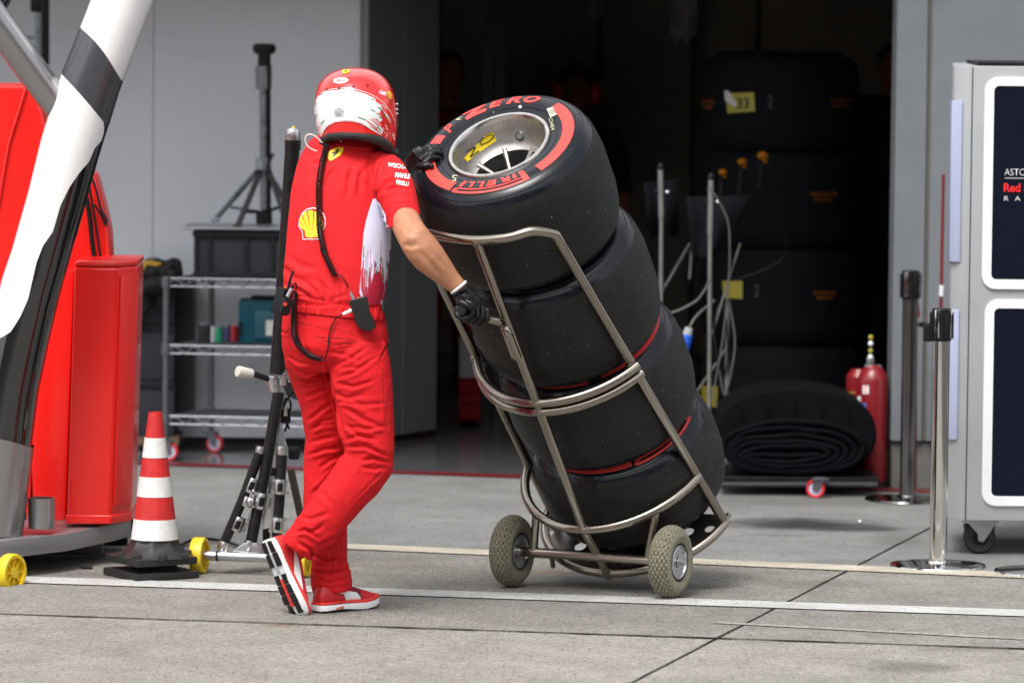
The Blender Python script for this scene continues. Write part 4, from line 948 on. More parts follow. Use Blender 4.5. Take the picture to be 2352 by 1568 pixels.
# trousers
tb = MB()
p_loft(tb, secs([(694, 761, 113), (715, 762, 115), (740, 765, 121), (780, 768, 124), (815, 776, 121), (838, 784, 108)], [.115, .12, .13, .138, .13, .10], [16.32, 16.32, 16.32, 16.32, 16.32, 16.32], V((1, 0, 0))), 40)
p_loft(tb, secs([(790, 826, 62), (830, 824, 72), (870, 828, 72), (920, 836, 67), (985, 842, 63), (1030, 849, 57), (1062, 846, 56)], [.10, .105, .105, .098, .09, .082, .078], [16.29, 16.28, 16.27, 16.26, 16.25, 16.24, 16.24], V((1, 0, 0))), 36)
rs = [((1030, 849, 55), (1, 0, 0)), ((1062, 846, 59), (.95, 0, .1)), ((1090, 826, 60), (.88, 0, .4)), ((1122, 800, 56), (.82, 0, .5)), ((1152, 776, 54), (.80, 0, -.5)), ((1185, 750, 51), None), ((1212, 727, 50), None), ((1235, 702, 44), None), ((1252, 688, 42), None), ((1262, 681, 41), None)]
p_loft(tb, [(A(c, y, Y), hw / P1, d, None) for ((y, c, hw), _), d, Y in zip(rs, [.078, .08, .078, .076, .074, .07, .064, .060, .058, .055], [16.24, 16.24, 16.235, 16.23, 16.225, 16.22, 16.22, 16.22, 16.22, 16.22])], 36)
p_loft(tb, secs([(790, 712, 64), (830, 713, 58), (870, 724, 54), (930, 740, 50), (1000, 750, 50), (1040, 750, 52), (1070, 749, 52), (1130, 748, 52), (1190, 747, 51), (1240, 753, 44), (1290, 757, 42), (1318, 760, 47), (1340, 761, 48), (1356, 762, 45)], [.10, .10, .095, .09, .08, .078, .078, .075, .072, .068, .070, .075, .078, .074], [16.36, 16.37, 16.38, 16.39, 16.40, 16.41, 16.41, 16.41, 16.41, 16.40, 16.39, 16.375, 16.365, 16.365], V((1, 0, 0))), 36)
tme = fuse(tb, .0045, 9)
q4 = lambda *p: [(588 + x * .2929, 551 + y * .2929) for x, y in p]
q5 = lambda *p: [(551 + x * .3225, 965 + y * .3225) for x, y in p]
q3 = lambda *p: [(588 + x * .2989, 119.4 + y * .2989) for x, y in p]
TF = [(q4((540, 940), (570, 1060), (610, 1180), (640, 1340), (680, 1500), (720, 1600)), 4, .010),
      (q4((640, 1120), (760, 1150), (930, 1100)), 5, .008), (q4((600, 1090), (760, 1040), (910, 950)), 5, .007), (q4((600, 1180), (700, 1240), (870, 1210)), 6, .007),
      (q4((690, 1310), (850, 1410), (1010, 1470)), 6, .008), (q4((690, 1430), (800, 1530), (930, 1570)), 5, .007), (q4((280, 1000), (400, 1060), (560, 1045)), 4.5, .008), (q4((320, 1085), (430, 1110), (570, 1080)), 4.5, .007),
      (q4((380, 1240), (480, 1190), (600, 1150)), 5, .007), (q4((400, 1420), (500, 1340), (610, 1270)), 5, .008), (q4((250, 905), (330, 960), (460, 985)), 4, .006), (q4((570, 1010), (740, 930), (860, 850)), 5, .006),
      (q4((640, 1000), (800, 1000), (980, 900)), 4, .004), (q4((700, 1230), (850, 1290), (1020, 1280)), 5, .005), (q4((620, 1260), (760, 1280), (900, 1330)), 5, .005), (q4((420, 1500), (520, 1420), (640, 1400)), 5, .006), (q4((340, 1160), (450, 1150), (560, 1130)), 3.5, .004),
      (q4((465, 755), (600, 828), (805, 800)), 2.4, .004), (q4((470, 765), (640, 775), (800, 798)), 2.2, .003), (q4((955, 600), (1025, 820), (972, 945)), 3, .006), (q4((290, 640), (500, 690), (770, 735)), 1.8, .002), (q4((180, 700), (225, 735), (280, 690)), 3, .005),
      (q4((360, 660), (375, 800), (430, 900), (520, 940)), 2.5, .003), (q4((990, 1000), (1000, 1200), (1010, 1450)), 1.8, .0018), (q4((560, 870), (700, 900), (830, 960)), 5, .004),
      (q5((745, 190), (900, 185), (1080, 270)), 5, .010), (q5((735, 140), (860, 105), (980, 140)), 5, .007), (q5((860, 290), (960, 270), (1090, 305)), 5, .007), (q5((540, 500), (600, 525), (650, 610)), 7, .004), (q5((480, 250), (600, 205), (730, 190)), 5, .009),
      (q5((560, 345), (640, 285), (745, 225)), 5, .007), (q5((380, 670), (500, 705), (640, 660)), 6, .006), (q5((395, 800), (470, 775), (570, 850)), 4.5, .009), (q5((540, 905), (650, 850), (770, 780)), 5, .008), (q5((515, 960), (620, 1005), (730, 960)), 4.5, .008),
      (q5((510, 1080), (650, 1085), (800, 1045)), 4.5, .010), (q5((530, 1135), (640, 1155), (790, 1120)), 4, .008), (q5((700, 830), (722, 920), (690, 1090)), 4, .007), (q5((820, 560), (960, 420), (1040, 330)), 3, .003), (q5((860, 330), (960, 350), (1040, 330)), 5, .005),
      (q5((700, 330), (600, 440), (500, 540)), 5, .004), (q5((420, 870), (500, 920), (530, 990)), 5, .010), (q5((600, 740), (520, 790), (440, 790)), 5, .006), (q5((740, 40), (900, 60), (1050, 40)), 5, .006), (q5((500, 60), (600, 30), (700, 20)), 5, .006), (q5((640, 930), (660, 1010), (640, 1120)), 4, .005), (q5((490, 160), (600, 130), (700, 110)), 5, .006)]
fold(tme, [(l_, w_ * .78, d_ * .92) for l_, w_, d_ in TF], .0035, 10)
trou = link('trousers', tme, REDT, man)
tw = tme.copy(); tw.transform(wmat(trou)); TTR = bvh(tw)
# shirt
sb = MB()
p_loft(sb, secs([(322, 822, 50), (334, 818, 58), (345, 812, 80), (356, 806, 101), (374, 800, 111), (400, 796, 116), (450, 786, 118), (500, 780, 118), (560, 778, 121), (620, 773, 121), (660, 767, 118), (690, 761, 114), (706, 760, 108)],
    [.055, .062, .075, .088, .105, .118, .125, .128, .128, .125, .12, .116, .108], [16.44, 16.43, 16.42, 16.415, 16.41, 16.40, 16.385, 16.37, 16.355, 16.34, 16.33, 16.32, 16.32], V((1, 0, 0))), 44, 2.4)
hem = (A(960, 494, 16.22) + A(893, 526, 16.22)) / 2
p_loft(sb, [(A(872, 380, 16.38), 40 / P1, .06), (A(888, 398, 16.34), 46 / P1, .066), (A(905, 432, 16.29), 46 / P1, .066), (A(919, 470, 16.25), 43 / P1, .062), (A(929, 512, 16.215), 40.5 / P1, .058), (A(934, 534, 16.20), 39 / P1, .056)], 32, 2.2)
p_loft(sb, [(A(730, 385, 16.45), .06, .06), (A(740, 420, 16.54), .062, .062), (A(765, 455, 16.60), .058, .058)], 24, 2.2)
sme = fuse(sb, .005, 7)
SF = [(q3((745, 880), (715, 990), (700, 1120)), 7, .004), (q3((900, 790), (870, 900), (905, 1010)), 8, .005), (q3((925, 1120), (990, 1010), (1090, 960)), 5, .006), (q3((940, 850), (915, 980), (920, 1125)), 2.5, .004), (q3((1000, 1180), (1100, 1160), (1220, 1165)), 2.5, .003),
      (q3((560, 800), (500, 850), (420, 860)), 6, .004), (q3((620, 890), (560, 960), (520, 1060)), 6, .003), (q3((850, 860), (800, 960), (790, 1100)), 7, .004), (q3((960, 900), (1010, 870), (1090, 880)), 5, .004), (q3((980, 1080), (1070, 1040), (1170, 1050)), 5, .004),
      (q4((500, 480), (470, 400), (400, 340)), 4, .004), (q4((560, 490), (545, 380), (480, 300)), 4, .004), (q4((622, 490), (628, 400), (610, 320)), 3.5, .003), (q4((685, 505), (665, 420), (670, 330)), 4, .003), (q4((440, 460), (350, 400), (250, 350)), 5, .006), (q4((600, 470), (660, 440), (720, 440)), 4, .003),
      (q4((205, 190), (300, 300), (430, 350)), 7, .004), (q4((240, 120), (350, 200), (500, 230)), 8, .003), (q4((300, 430), (420, 455), (560, 485)), 3, .003), (q4((890, 60), (880, 200), (900, 330)), 5, .003)]
fold(sme, [(l_, w_ * .9, d_ * 1.3) for l_, w_, d_ in SF], .0035, 7)
bm = bmesh.new(); bm.from_mesh(sme)                       # open sleeve hem
def open_end(bm, c, nrm, rad):
    g = [v for v in bm.verts if (v.co - c).length < rad]; gs = set(g)
    es = [e for e in bm.edges if e.verts[0] in gs and e.verts[1] in gs]; fs = [f for f in bm.faces if all(v in gs for v in f.verts)]
    bmesh.ops.bisect_plane(bm, geom=g + es + fs, plane_co=c, plane_no=nrm, clear_outer=False)
    kill = [f for f in bm.faces if (f.calc_center_median() - c).length < rad and (f.calc_center_median() - c).dot(nrm) > 1e-4]
    bmesh.ops.delete(bm, geom=kill, context='FACES')
hn_ = V((32, 0, 67)).normalized(); hn_ = V((.43, -.05, -.90)).normalized()
open_end(bm, A(927, 509, 16.215), hn_, .095)
bm.to_mesh(sme); bm.free()
shirt = link('shirt', sme, REDC, man)
sol = shirt.modifiers.new('thickness', 'SOLIDIFY'); sol.thickness = .003; sol.offset = -1
sw_ = sme.copy(); sw_.transform(wmat(shirt)); TSH = bvh(sw_)
# collar flap and waistband
def band(name, pts, wd, target, m, parent, th=.003, off=.002):
    up = [(x, y - wd / 2) for x, y in pts]; dn2 = [(x, y + wd / 2) for x, y in pts][::-1]
    return decal(name, up + dn2, target, m, parent, off, 5, thick=th)
band('collar', [(768, 326), (790, 331), (815, 335), (845, 336), (872, 334)], 20, TSH, REDC, shirt, .003, .006)
band('waistband', [(640, 702), (680, 703), (730, 709), (780, 716), (830, 721), (880, 722)], 26, TTR, REDT, trou, .004, .005)
for x, y in ((703, 703), (862, 722)): decal('belt_loop', [(x - 4.5, y - 17), (x + 4, y - 16), (x + 1, y + 16), (x - 8, y + 15)], TTR, REDT, trou, .010, 5, thick=.003)
SEAMR = mat('seam_thread_red', (.30, .006, .010), .8)
for pl_ in (q4((990, 1000), (1002, 1150), (1008, 1300), (1015, 1480)), q4((300, 640), (500, 688), (770, 733)), q4((467, 757), (600, 826), (803, 800)), q4((470, 763), (640, 772), (800, 798)), q4((362, 662), (378, 800), (432, 900), (520, 938)), q4((956, 600), (1022, 820), (975, 940)), q5((960, 430), (860, 560), (700, 760)), q5((1040, 330), (960, 430)), q4((186, 718), (222, 735), (262, 700)), q5((512, 1062), (640, 1080), (790, 1050)), q5((352, 800), (440, 860), (520, 985))):
    decal('seam', stroke(pl_, 1.1), TTR, SEAMR, trou, .0012, 4)
for pl_ in (q3((928, 1118), (918, 980), (945, 860), (1030, 775)), q3((1012, 1300), (1030, 1236), (1100, 1203), (1240, 1243)), q3((555, 722), (640, 738), (800, 722), (960, 765))): decal('seam', stroke(pl_, 1.0), TSH, SEAMR, shirt, .0012, 4)
# white side panel and its red and green streaks
panel = [(856, 457), (865, 457), (875, 474), (886, 492), (889, 514), (906, 534), (912, 548), (905, 589), (899, 640), (892, 668), (876, 698), (846, 699), (830, 684), (825, 672), (828, 633), (832, 580), (834, 540), (840, 508), (848, 480)]
decal('side_panel', panel, TSH, MESHW, shirt, .0016, 4)
rr = random.Random(7)
sk = []
for k in range(34):
    x = 829 + 62 * (k / 33) + rr.uniform(-1, 1); y0 = rr.uniform(612, 668) - (18 if 15 < k < 28 else 0); y1 = 690 - abs(k - 14) * .2; sk.append([(x, y0), (x - .3, 660), (x + (862 - x) * .22, y1)])
pl2 = []
for s_ in sk: pl2 += stroke(s_, rr.choice((.9, 1.3, 2.0)))
pl2 += [[(852, 650), (858, 628), (863, 645), (868, 640), (872, 622), (877, 636), (880, 660), (872, 698), (848, 699), (840, 686)]]
decal('streak_print', pl2, TSH, mat('dark_red_print', (.50, .01, .04), .6), shirt, .0028, 6)
decal('streak_print', stroke([(834, 598), (833, 640)], 2.2) + stroke([(872, 606), (872, 622)], 2.4) + stroke([(851, 572), (850, 640)], .8) + stroke([(874, 551), (872, 606)], .8), TSH, mat('dark_red_print', (.5, .01, .04)), shirt, .0030, 6)
gl = []
for x, y0, y1, w_ in ((835, 566, 592, 2), (874, 591, 599, 3), (862, 603, 612, 2.5), (863, 622, 629, 2.5), (878, 616, 636, 2.6), (888, 600, 614, 2.2), (878, 642, 648, 2.5), (840, 622, 630, 1), (847, 625, 638, 1), (853, 606, 620, .8)): gl += stroke([(x, y0), (x - .5, y1)], w_)
decal('streak_print', gl, TSH, GREEN, shirt, .0032, 0)
# printed emblems on the back
SH = q3((358, 1385), (330, 1340), (335, 1290), (355, 1240), (395, 1205), (440, 1195), (490, 1205), (525, 1245), (537, 1290), (535, 1340), (500, 1390), (497, 1445), (450, 1440), (433, 1448), (415, 1440), (362, 1443))
c_ = (588 + 433 * .2989, 119.4 + 1330 * .2989)
scl = lambda pl_, s: [(c_[0] + (x - c_[0]) * s, c_[1] + (y - c_[1]) * s) for x, y in pl_]
decal('emblem_outline', SH, TSH, WHITEM, shirt, .0024, 5); decal('emblem_ground', scl(SH, .94), TSH, REDC, shirt, .0030, 5)
fan = []
bx_, by_ = q3((433, 1425))[0]
ecx, ecy = bx_ - 2, by_ - 34
for k in range(7):
    a0_, a1_ = R(-205 + k * 33), R(-205 + k * 33 + 27); am = (a0_ + a1_) / 2
    E = lambda a, s=1: (ecx + 26 * s * math.cos(a), ecy + 27 * s * math.sin(a))
    d_ = ((E(am)[0] - bx_) / 60, (E(am)[1] - by_) / 60); fan.append([(bx_ + d_[0] * 12 - 1.2, by_ - 8), E(a0_), E(am, 1.05), E(a1_), (bx_ + d_[0] * 12 + 1.2, by_ - 8)])
fan.append([(bx_ - 16, by_ - 14), (bx_ + 14, by_ - 14), (bx_ + 14, by_ - 1), (bx_ + 3, by_ - 1), (bx_, by_ + 2), (bx_ - 3, by_ - 1), (bx_ - 15, by_ - 1)])
decal('emblem_shell', fan, TSH, YEL, shirt, .0036, 6)
decal('emblem_shield', q3((553, 790), (565, 765), (600, 745), (640, 735), (672, 737), (668, 765), (650, 795), (620, 815), (580, 838), (565, 838), (556, 815)), TSH, YEL, shirt, .0024, 4)
decal('emblem_horse', q3((640, 742), (632, 752), (640, 765), (628, 770), (626, 785), (610, 795), (600, 812), (592, 806), (598, 790), (580, 780), (590, 772), (605, 775), (612, 765), (604, 760), (620, 758), (626, 748)), TSH, BLACKI, shirt, .0034, 4)
decal('leaping_cat', q3((600, 672), (628, 678), (650, 664), (664, 661), (660, 672), (650, 684), (655, 705), (660, 713), (650, 710), (640, 692), (620, 690), (604, 682)), TSH, WHITEM, shirt, .0095, 4)
tdecal('sleeve_lettering', 'WEICHAI', 913, 382, 9.5, TSH, WHITEM, shirt, ang=9, bold=.03, sx=.78); tdecal('sleeve_lettering', 'MAHLE', 924, 404, 10, TSH, WHITEM, shirt, ang=8, bold=.05, sx=.74); tdecal('sleeve_lettering', 'PIRELLI', 924, 421, 9, TSH, WHITEM, shirt, ang=10, bold=.03, sx=.72)
decal('sleeve_lining', [(864, 457), (874, 466), (888, 494), (890, 512), (882, 502), (872, 482)], TSH, MATS['white_mesh_fabric'], shirt, .0035, 4)
# body (skin): arms, neck and head, one surface
bb = MB()
p_loft(bb, [(A(888, 400, 16.33), .050, .050), (A(908, 450, 16.27), .050, .048), (A(927, 500, 16.21), .0485, .046), (A(943, 533, 16.16), .050, .046), (A(955, 552, 16.125), .0525, .046), (A(968, 570, 16.125), .0560, .046), (A(986, 592, 16.13), .0540, .044), (A(1010, 617, 16.14), .0445, .037), (A(1036, 644, 16.15), .0335, .028), (A(1053, 660, 16.15), .0285, .023), (A(1064, 673, 16.155), .028, .022)], 32, 2.1)
p_loft(bb, [(A(730, 390, 16.47), .05, .05), (A(760, 440, 16.60), .045, .045), (A(830, 470, 16.73), .04, .04), (A(900, 425, 16.71), .035, .033), (A(938, 398, 16.66), .027, .025)], 20, 2.1)
p_loft(bb, [(A(790, 440, 16.40), .12, .08), (A(800, 380, 16.42), .13, .07), (A(818, 345, 16.43), .06, .05), (A(822, 310, 16.44), .055, .055)], 24, 2.2)
p_ell(bb, A(820, 262, 16.43), (.078, .10, .105))
p_cap(bb, A(730, 390, 16.47), .06, A(880, 390, 16.36), .055)
p_cap(bb, A(775, 700, 16.33), .08, A(785, 450, 16.39), .09)
p_ell(bb, A(945, 549, 16.098), (.020, .014, .024))
bme_ = fuse(bb, .0045, 9)
fold(bme_, [([(925, 560), (945, 566), (962, 560)], 5, .003), ([(960, 575), (985, 600), (1015, 635)], 6, .003), ([(930, 520), (940, 535), (962, 540)], 5, .0025), ([(985, 570), (1005, 595), (1035, 625)], 5, .002)])
link('body', bme_, SKIN, man)
# helmet
hy = [155.5, 157, 160, 165, 172, 182, 195, 210, 228, 250, 275, 300, 320, 335, 350]
hl = [812, 795, 779, 765, 752, 740, 731, 725.5, 722.5, 722, 724, 729, 737, 744, 752]
hr = [816, 836, 850, 863, 875, 887, 897, 904, 909, 912.5, 913.5, 913, 912, 910, 907]
edge_ = [(715, 316), (728, 314), (738, 309), (752, 300), (782, 295), (815, 295), (851, 301), (875, 310), (893, 325), (903, 345), (915, 350)]
YH = 16.41; NT, NR = 96, 34; vs = []; botring = []
for k in range(NT):
    th = 2 * math.pi * k / NT; sx_ = math.sin(th); near = math.cos(th)
    xe = 817 + 96 * sx_
    bot = np.interp(xe, [e[0] for e in edge_], [e[1] for e in edge_])
    if near < 0: bot = bot + (352 - bot) * min(1, -near * 2)
    for j in range(NR):
        t = j / (NR - 1); y = 155.5 + (bot - 155.5) * (1 - math.cos(t * math.pi / 2) if t < .0 else t ** 1.5)
        l, r_ = np.interp(y, hy, hl), np.interp(y, hy, hr); c = (l + r_) / 2; hw_ = (r_ - l) / 2
        hd = hw_ * 1.16 if near > 0 else hw_ * 1.3
        p = A(c + hw_ * sx_, y, YH) ; p = V((p.x, p.y - hd / P1 * near, p.z - hd / P1 * near * .075)); vs.append(p)
    botring.append(vs[-1])
fs = [(k * NR + j, ((k + 1) % NT) * NR + j, ((k + 1) % NT) * NR + j + 1, k * NR + j + 1) for k in range(NT) for j in range(NR - 1)]
helm = MB().add(vs, fs).build('helmet', REDH, man)
hw2 = helm.data.copy(); hw2.transform(wmat(helm)); THM = bvh(hw2)
cen = sum(botring, V()) / NT
PAD = mat('neck_roll_fabric', (.012, .012, .013), .7, bump=[(300, .3, .001)])
ring_ = [cen + (p - cen) * .965 + V((0, 0, -.006)) for p in botring]; MB().tube(ring_, [.0125 + .007 * max(0, (proj(p)[0][0] - 820) / 90) * (1 if p.y < YH else .3) for p in ring_], 12, closed=True).build('neck_roll', PAD, helm)
ring2 = [cen + (p - cen) * .83 + V((0, 0, -.012)) for p in botring]
li = MB(); n_ = NT; li.add(ring_ + ring2 + [cen + (p - cen) * .5 + V((0, 0, .02)) for p in botring], [(k, (k + 1) % n_, n_ + (k + 1) % n_, n_ + k) for k in range(n_)] + [(n_ + k, n_ + (k + 1) % n_, 2 * n_ + (k + 1) % n_, 2 * n_ + k) for k in range(n_)]); li.build('liner', PAD, helm)
wb_ = q3((440, 405), (462, 362), (480, 342), (530, 312), (590, 297), (680, 291), (760, 303), (840, 325), (905, 356), (960, 405), (965, 440), (945, 470), (975, 520), (950, 540), (985, 590), (960, 640), (900, 606), (845, 575), (800, 550), (740, 537), (680, 533), (610, 543), (560, 568), (525, 605), (505, 650), (480, 640), (455, 560), (444, 480))
decal('white_band', wb_, THM, WHITEP, helm, .0014, 4)
decal('pinstripe', stroke(q3((500, 318), (590, 286), (680, 281), (770, 292), (850, 315), (920, 348), (980, 395), (1030, 460), (1065, 540)), 1.0), THM, WHITEP, helm, .0020, 3)
decal('pinstripe', stroke(q3((530, 600), (565, 562), (610, 537), (680, 527), (745, 531), (810, 548), (870, 590)), .9), THM, MATS['dark_red_print'], helm, .0028, 3)
red_ = []
for a_, b_, w_ in (((918, 377), (965, 405), 3), ((925, 470), (985, 500), 1.6), ((850, 530), (930, 590), 2), ((880, 515), (940, 570), 1.6), ((900, 510), (965, 580), 1.6), ((925, 515), (985, 590), 1.6), ((960, 500), (1000, 570), 2), ((985, 500), (1020, 545), 2), ((880, 570), (940, 615), 1.5), ((915, 590), (960, 630), 1.5), ((940, 425), (990, 480), 1.2), ((960, 560), (985, 620), 2), ((950, 480), (1010, 540), 1.4)):
    red_ += stroke(q3(a_, b_), w_)
decal('streak_print', red_, THM, REDH, helm, .0026, 3)
wht = []
for a_, b_, w_ in (((965, 440), (1010, 500), 1.6), ((985, 470), (1030, 545), 1.4), ((990, 560), (1005, 600), 1.6), ((1000, 480), (1025, 520), 1.2), ((970, 590), (990, 625), 1.6), ((965, 405), (1000, 440), 1.2)): wht += stroke(q3(a_, b_), w_)
decal('streak_print', wht, THM, WHITEP, helm, .0026, 3)
gr_ = []
for a_, b_, w_ in (((885, 363), (905, 370), 1.6), ((938, 426), (980, 458), 2), ((880, 440), (913, 460), 1.8), ((785, 500), (840, 523), 1.8), ((985, 490), (996, 505), 3), ((895, 578), (910, 595), 1.6), ((930, 575), (955, 605), 2), ((948, 497), (955, 505), 2.5), ((920, 515), (932, 524), 1.8), ((502, 555), (528, 525), 1.8), ((458, 410), (465, 395), 1.5), ((463, 495), (470, 478), 1.5)): gr_ += stroke(q3(a_, b_), w_)
decal('streak_print', gr_, THM, GREEN, helm, .0030, 3)
decal('streak_print', stroke(q3((470, 480), (455, 520)), 1) + stroke(q3((500, 570), (480, 610)), 1) + stroke(q3((470, 350), (450, 420)), 1.2), THM, REDH, helm, .0026, 3)
decal('maker_badge', ellp(*q3((653, 225))[0], 17.2, 6.6, -4, 24), THM, WHITEP, helm, .0026, 4); tdecal('badge_lettering', 'BELL', *q3((653, 224))[0], 5, THM, REDH, helm, ang=-5, bold=.03, off=.0042, space=1.15)
for x, y in ((548, 290), (641, 281), (748, 268), (856, 259)): decal('vent_hole', ellp(*q3((x, y))[0], 2.6, 2.5, 0, 12), THM, mat('vent_black', (.004,) * 3, .8), helm, .0024, 0)
decal('emblem_shield', q3((662, 150), (668, 142), (700, 140), (722, 143), (718, 158), (700, 168), (682, 173), (668, 168)), THM, YEL, helm, .0024, 4); decal('emblem_horse', q3((692, 144), (700, 150), (696, 158), (690, 164), (686, 158), (682, 152)), THM, BLACKI, helm, .0034, 0)
decal('emblem_shell', ellp(*q3((1023, 335))[0], 5.2, 9.5, -14, 14), THM, YEL, helm, .0026, 3)
decal('emblem_rays', stroke(q3((1010, 318), (1028, 362)), 1) + stroke(q3((1030, 310), (1030, 362)), 1), THM, REDH, helm, .0036, 3)
tdecal('helmet_lettering', 'OMR', *q3((970, 318))[0], 8, THM, WHITEP, helm, ang=22, bold=.03, sx=.72, off=.0026)
tdecal('helmet_lettering', 'VELAS', *q3((1053, 650))[0], 4.5, THM, WHITEP, helm, ang=72, bold=.02, sx=.9, off=.003)
decal('sticker', [(a, b) for a, b in rrect(*q3((605, 425))[0], *q3((678, 497))[0], 1.5, 3)], THM, mat('sticker_grey', (.62, .62, .63), .4), helm, .0024, 4)
tdecal('sticker_lettering', 'DOT', *q3((641, 466))[0], 7, THM, BLACKI, helm, off=.0036); 
decal('sticker_lettering', stroke(q3((613, 446), (668, 444)), .8) + stroke(q3((616, 484), (664, 484)), .7) + stroke(q3((620, 491), (660, 491)), .6) + stroke(q3((630, 434), (650, 434)), .8), THM, BLACKI, helm, .0036, 0)
MB().prism([A(907, 232, 16.40), A(915, 246, 16.40), A(917, 268, 16.40), A(915, 292, 16.40), A(909, 294, 16.40), A(907, 262, 16.40)], (0, .05, 0)).build('visor_pivot', mat('visor_smoke', (.03, .03, .035), .15, coat=.5), helm, bev=.002)
for y in (240, 252, 262): e = MB(); p_ell(e, A(912, y, 16.385), (.004, .006, .005)); e.build('visor_screw', ALU, helm)
# ---- shoes (local: x toe, y side, z up)
def shoe(M, name, nm2):
    L_ = .285
    xsn = [0, .015, .04, .08, .12, .16, .20, .24, .27, .283]
    wds = [.022, .032, .037, .037, .037, .041, .046, .044, .032, .014]
    top = [.060, .094, .104, .100, .092, .078, .066, .055, .045, .034]
    up = MB(); n = 20; vs = []
    for x, w_, h in zip(xsn, wds, top):
        for k in range(n):
            a = 2 * math.pi * k / n; c, s = math.cos(a), math.sin(a); z0 = .022; hh = (h - z0)
            yy = w_ * math.copysign(abs(c) ** .75, c) * (1 - .28 * max(0, s)); zz = z0 + hh * (.5 + .5 * math.copysign(abs(s) ** .8, s)); vs.append(M @ V((x, yy, zz)))
    fs = [(i * n + k, i * n + (k + 1) % n, (i + 1) * n + (k + 1) % n, (i + 1) * n + k) for i in range(len(xsn) - 1) for k in range(n)] + [tuple(range(n))[::-1], tuple((len(xsn) - 1) * n + k for k in range(n))]
    up.add(vs, fs); p_loft(up, [(M @ V((.055, 0, .07)), .032, .04, M.to_3x3() @ V((0, 1, 0))), (M @ V((.072, 0, .120)), .030, .036, M.to_3x3() @ V((0, 1, 0)))], 20)
    sme_ = fuse(up, .004, 5); u_ = link(name, sme_, mat('red_shoe_mesh', (.55, .012, .02), .6, bump=[(600, .4, .001)], var=[(20, .1)]), man)
    def sole(z0, z1, grow, m, nm, x0=0, x1=9):
        pts = []
        for s in (1, -1):
            rng = list(zip(xsn, wds)) if s == 1 else list(zip(xsn, wds))[::-1]
            for x, w_ in rng: pts.append((x + (grow if x > .2 else -grow * .7), s * (w_ + grow)))
        vs = [M @ V((x, y, z0 + (.010 * max(0, (x - .21) / .07)) + .004 * math.sin(x * 22))) for x, y in pts] + [M @ V((x, y, z1 + .010 * max(0, (x - .21) / .07))) for x, y in pts]; k = len(pts)
        return MB().add(vs, [tuple(range(k))[::-1], tuple(range(k, 2 * k))] + [(i, (i + 1) % k, k + (i + 1) % k, k + i) for i in range(k)]).build(nm, m, u_, bev=.003)
    so = sole(.005, .025, .0035, WHITEM, 'midsole'); sole(.025, .034, .0032, mat('shoe_red_trim', (.72, .04, .03), .5), 'foxing')
    for i, (a, b) in enumerate(((.0, .040), (.043, .090), (.120, .155), (.158, .190), (.193, .225), (.228, .264))):
        for s in (1, -1):
            w_ = np.interp((a + b) / 2, xsn, wds) * .97
            t = MB().box(((a + b) / 2 + .004, s * w_ * .64, .0045 + .010 * max(0, ((a + b) / 2 - .21) / .07)), (b - a, w_ * .68, .008), None, .001); t.v = [tuple(M @ V(v)) for v in t.v]; t.build('tread_block', BLACKP, so)
    t = MB().box((.19, 0, .0052), (.10, .024, .004), None, .001); t.v = [tuple(M @ V(v)) for v in t.v]; t.build('red_insert', MATS['shoe_red_trim'], so)
    t = MB().box((.085, 0, .0052), (.07, .022, .003), None, .001); t.v = [tuple(M @ V(v)) for v in t.v]; t.build('grey_insert', mat('pale_grey_foam', (.5, .5, .5), .6), so)
    ms = [u_.data.copy()]; ms[0].transform(wmat(u_)); ms2 = so.data.copy(); ms2.transform(wmat(so)); return u_, so, bvh(ms[0]), bvh(ms2)
f_ = V((.72, .69, 0)).normalized(); hp_ = onz(727, 1407, .0)
Mf = frame((hp_.x, hp_.y, .001), V((0, 0, 1)), f_) @ Matrix.Diagonal((.90, .95, 1, 1))
u1, s1, T1, T1s = shoe(Mf, 'shoe', 'a')
DKR = mat('shoe_dark_red', (.16, .008, .02), .6)
decal('swoosh', q5((640, 1202), (700, 1206), (770, 1215), (830, 1225), (860, 1260), (862, 1292), (800, 1292), (755, 1288), (770, 1262), (768, 1246), (740, 1238), (690, 1225), (648, 1212)), T1, WHITEM, u1, .002, 4)
decal('heel_patch', q5((512, 1190), (580, 1185), (640, 1215), (620, 1300), (510, 1300)), T1, mat('shoe_heel_red', (.45, .01, .015), .4), u1, .0016, 4)
decal('dark_vamp', q5((790, 1150), (850, 1190), (880, 1300), (862, 1292), (858, 1250), (820, 1215), (770, 1200)), T1, DKR, u1, .0016, 4)
decal('lace', stroke(q5((800, 1150), (815, 1165), (830, 1160), (850, 1180)), 1.5), T1, WHITEM, u1, .003, 3)
decal('orange_flash', q5((650, 1390), (690, 1335), (735, 1320), (740, 1340), (700, 1385)), T1s, mat('orange_red', (.8, .08, .02), .5), s1, .0014, 4)
# raised foot: toe down, sole to the left and to the camera
hx = A(608, 1243, 16.25); tx = A(676, 1407, 16.24); fwd = (tx - hx).normalized(); dn3 = V((-.80, -.56, -.22)); dn3 = (dn3 - fwd * dn3.dot(fwd)).normalized()
Mr_ = frame(hx - dn3 * .0, -dn3, fwd)
sc = (tx - hx).length / .262; Mr_ = Mr_ @ Matrix.Diagonal((min(sc, 1.08), 1, 1, 1))
u2, s2, T2, T2s = shoe(Mr_, 'shoe', 'b')
decal('swoosh', q5((370, 862), (382, 866), (395, 930), (415, 990), (432, 1090), (448, 1200), (440, 1255), (425, 1250), (405, 1150), (385, 1105), (402, 1090), (405, 1050), (385, 950)), T2, WHITEM, u2, .002, 4)
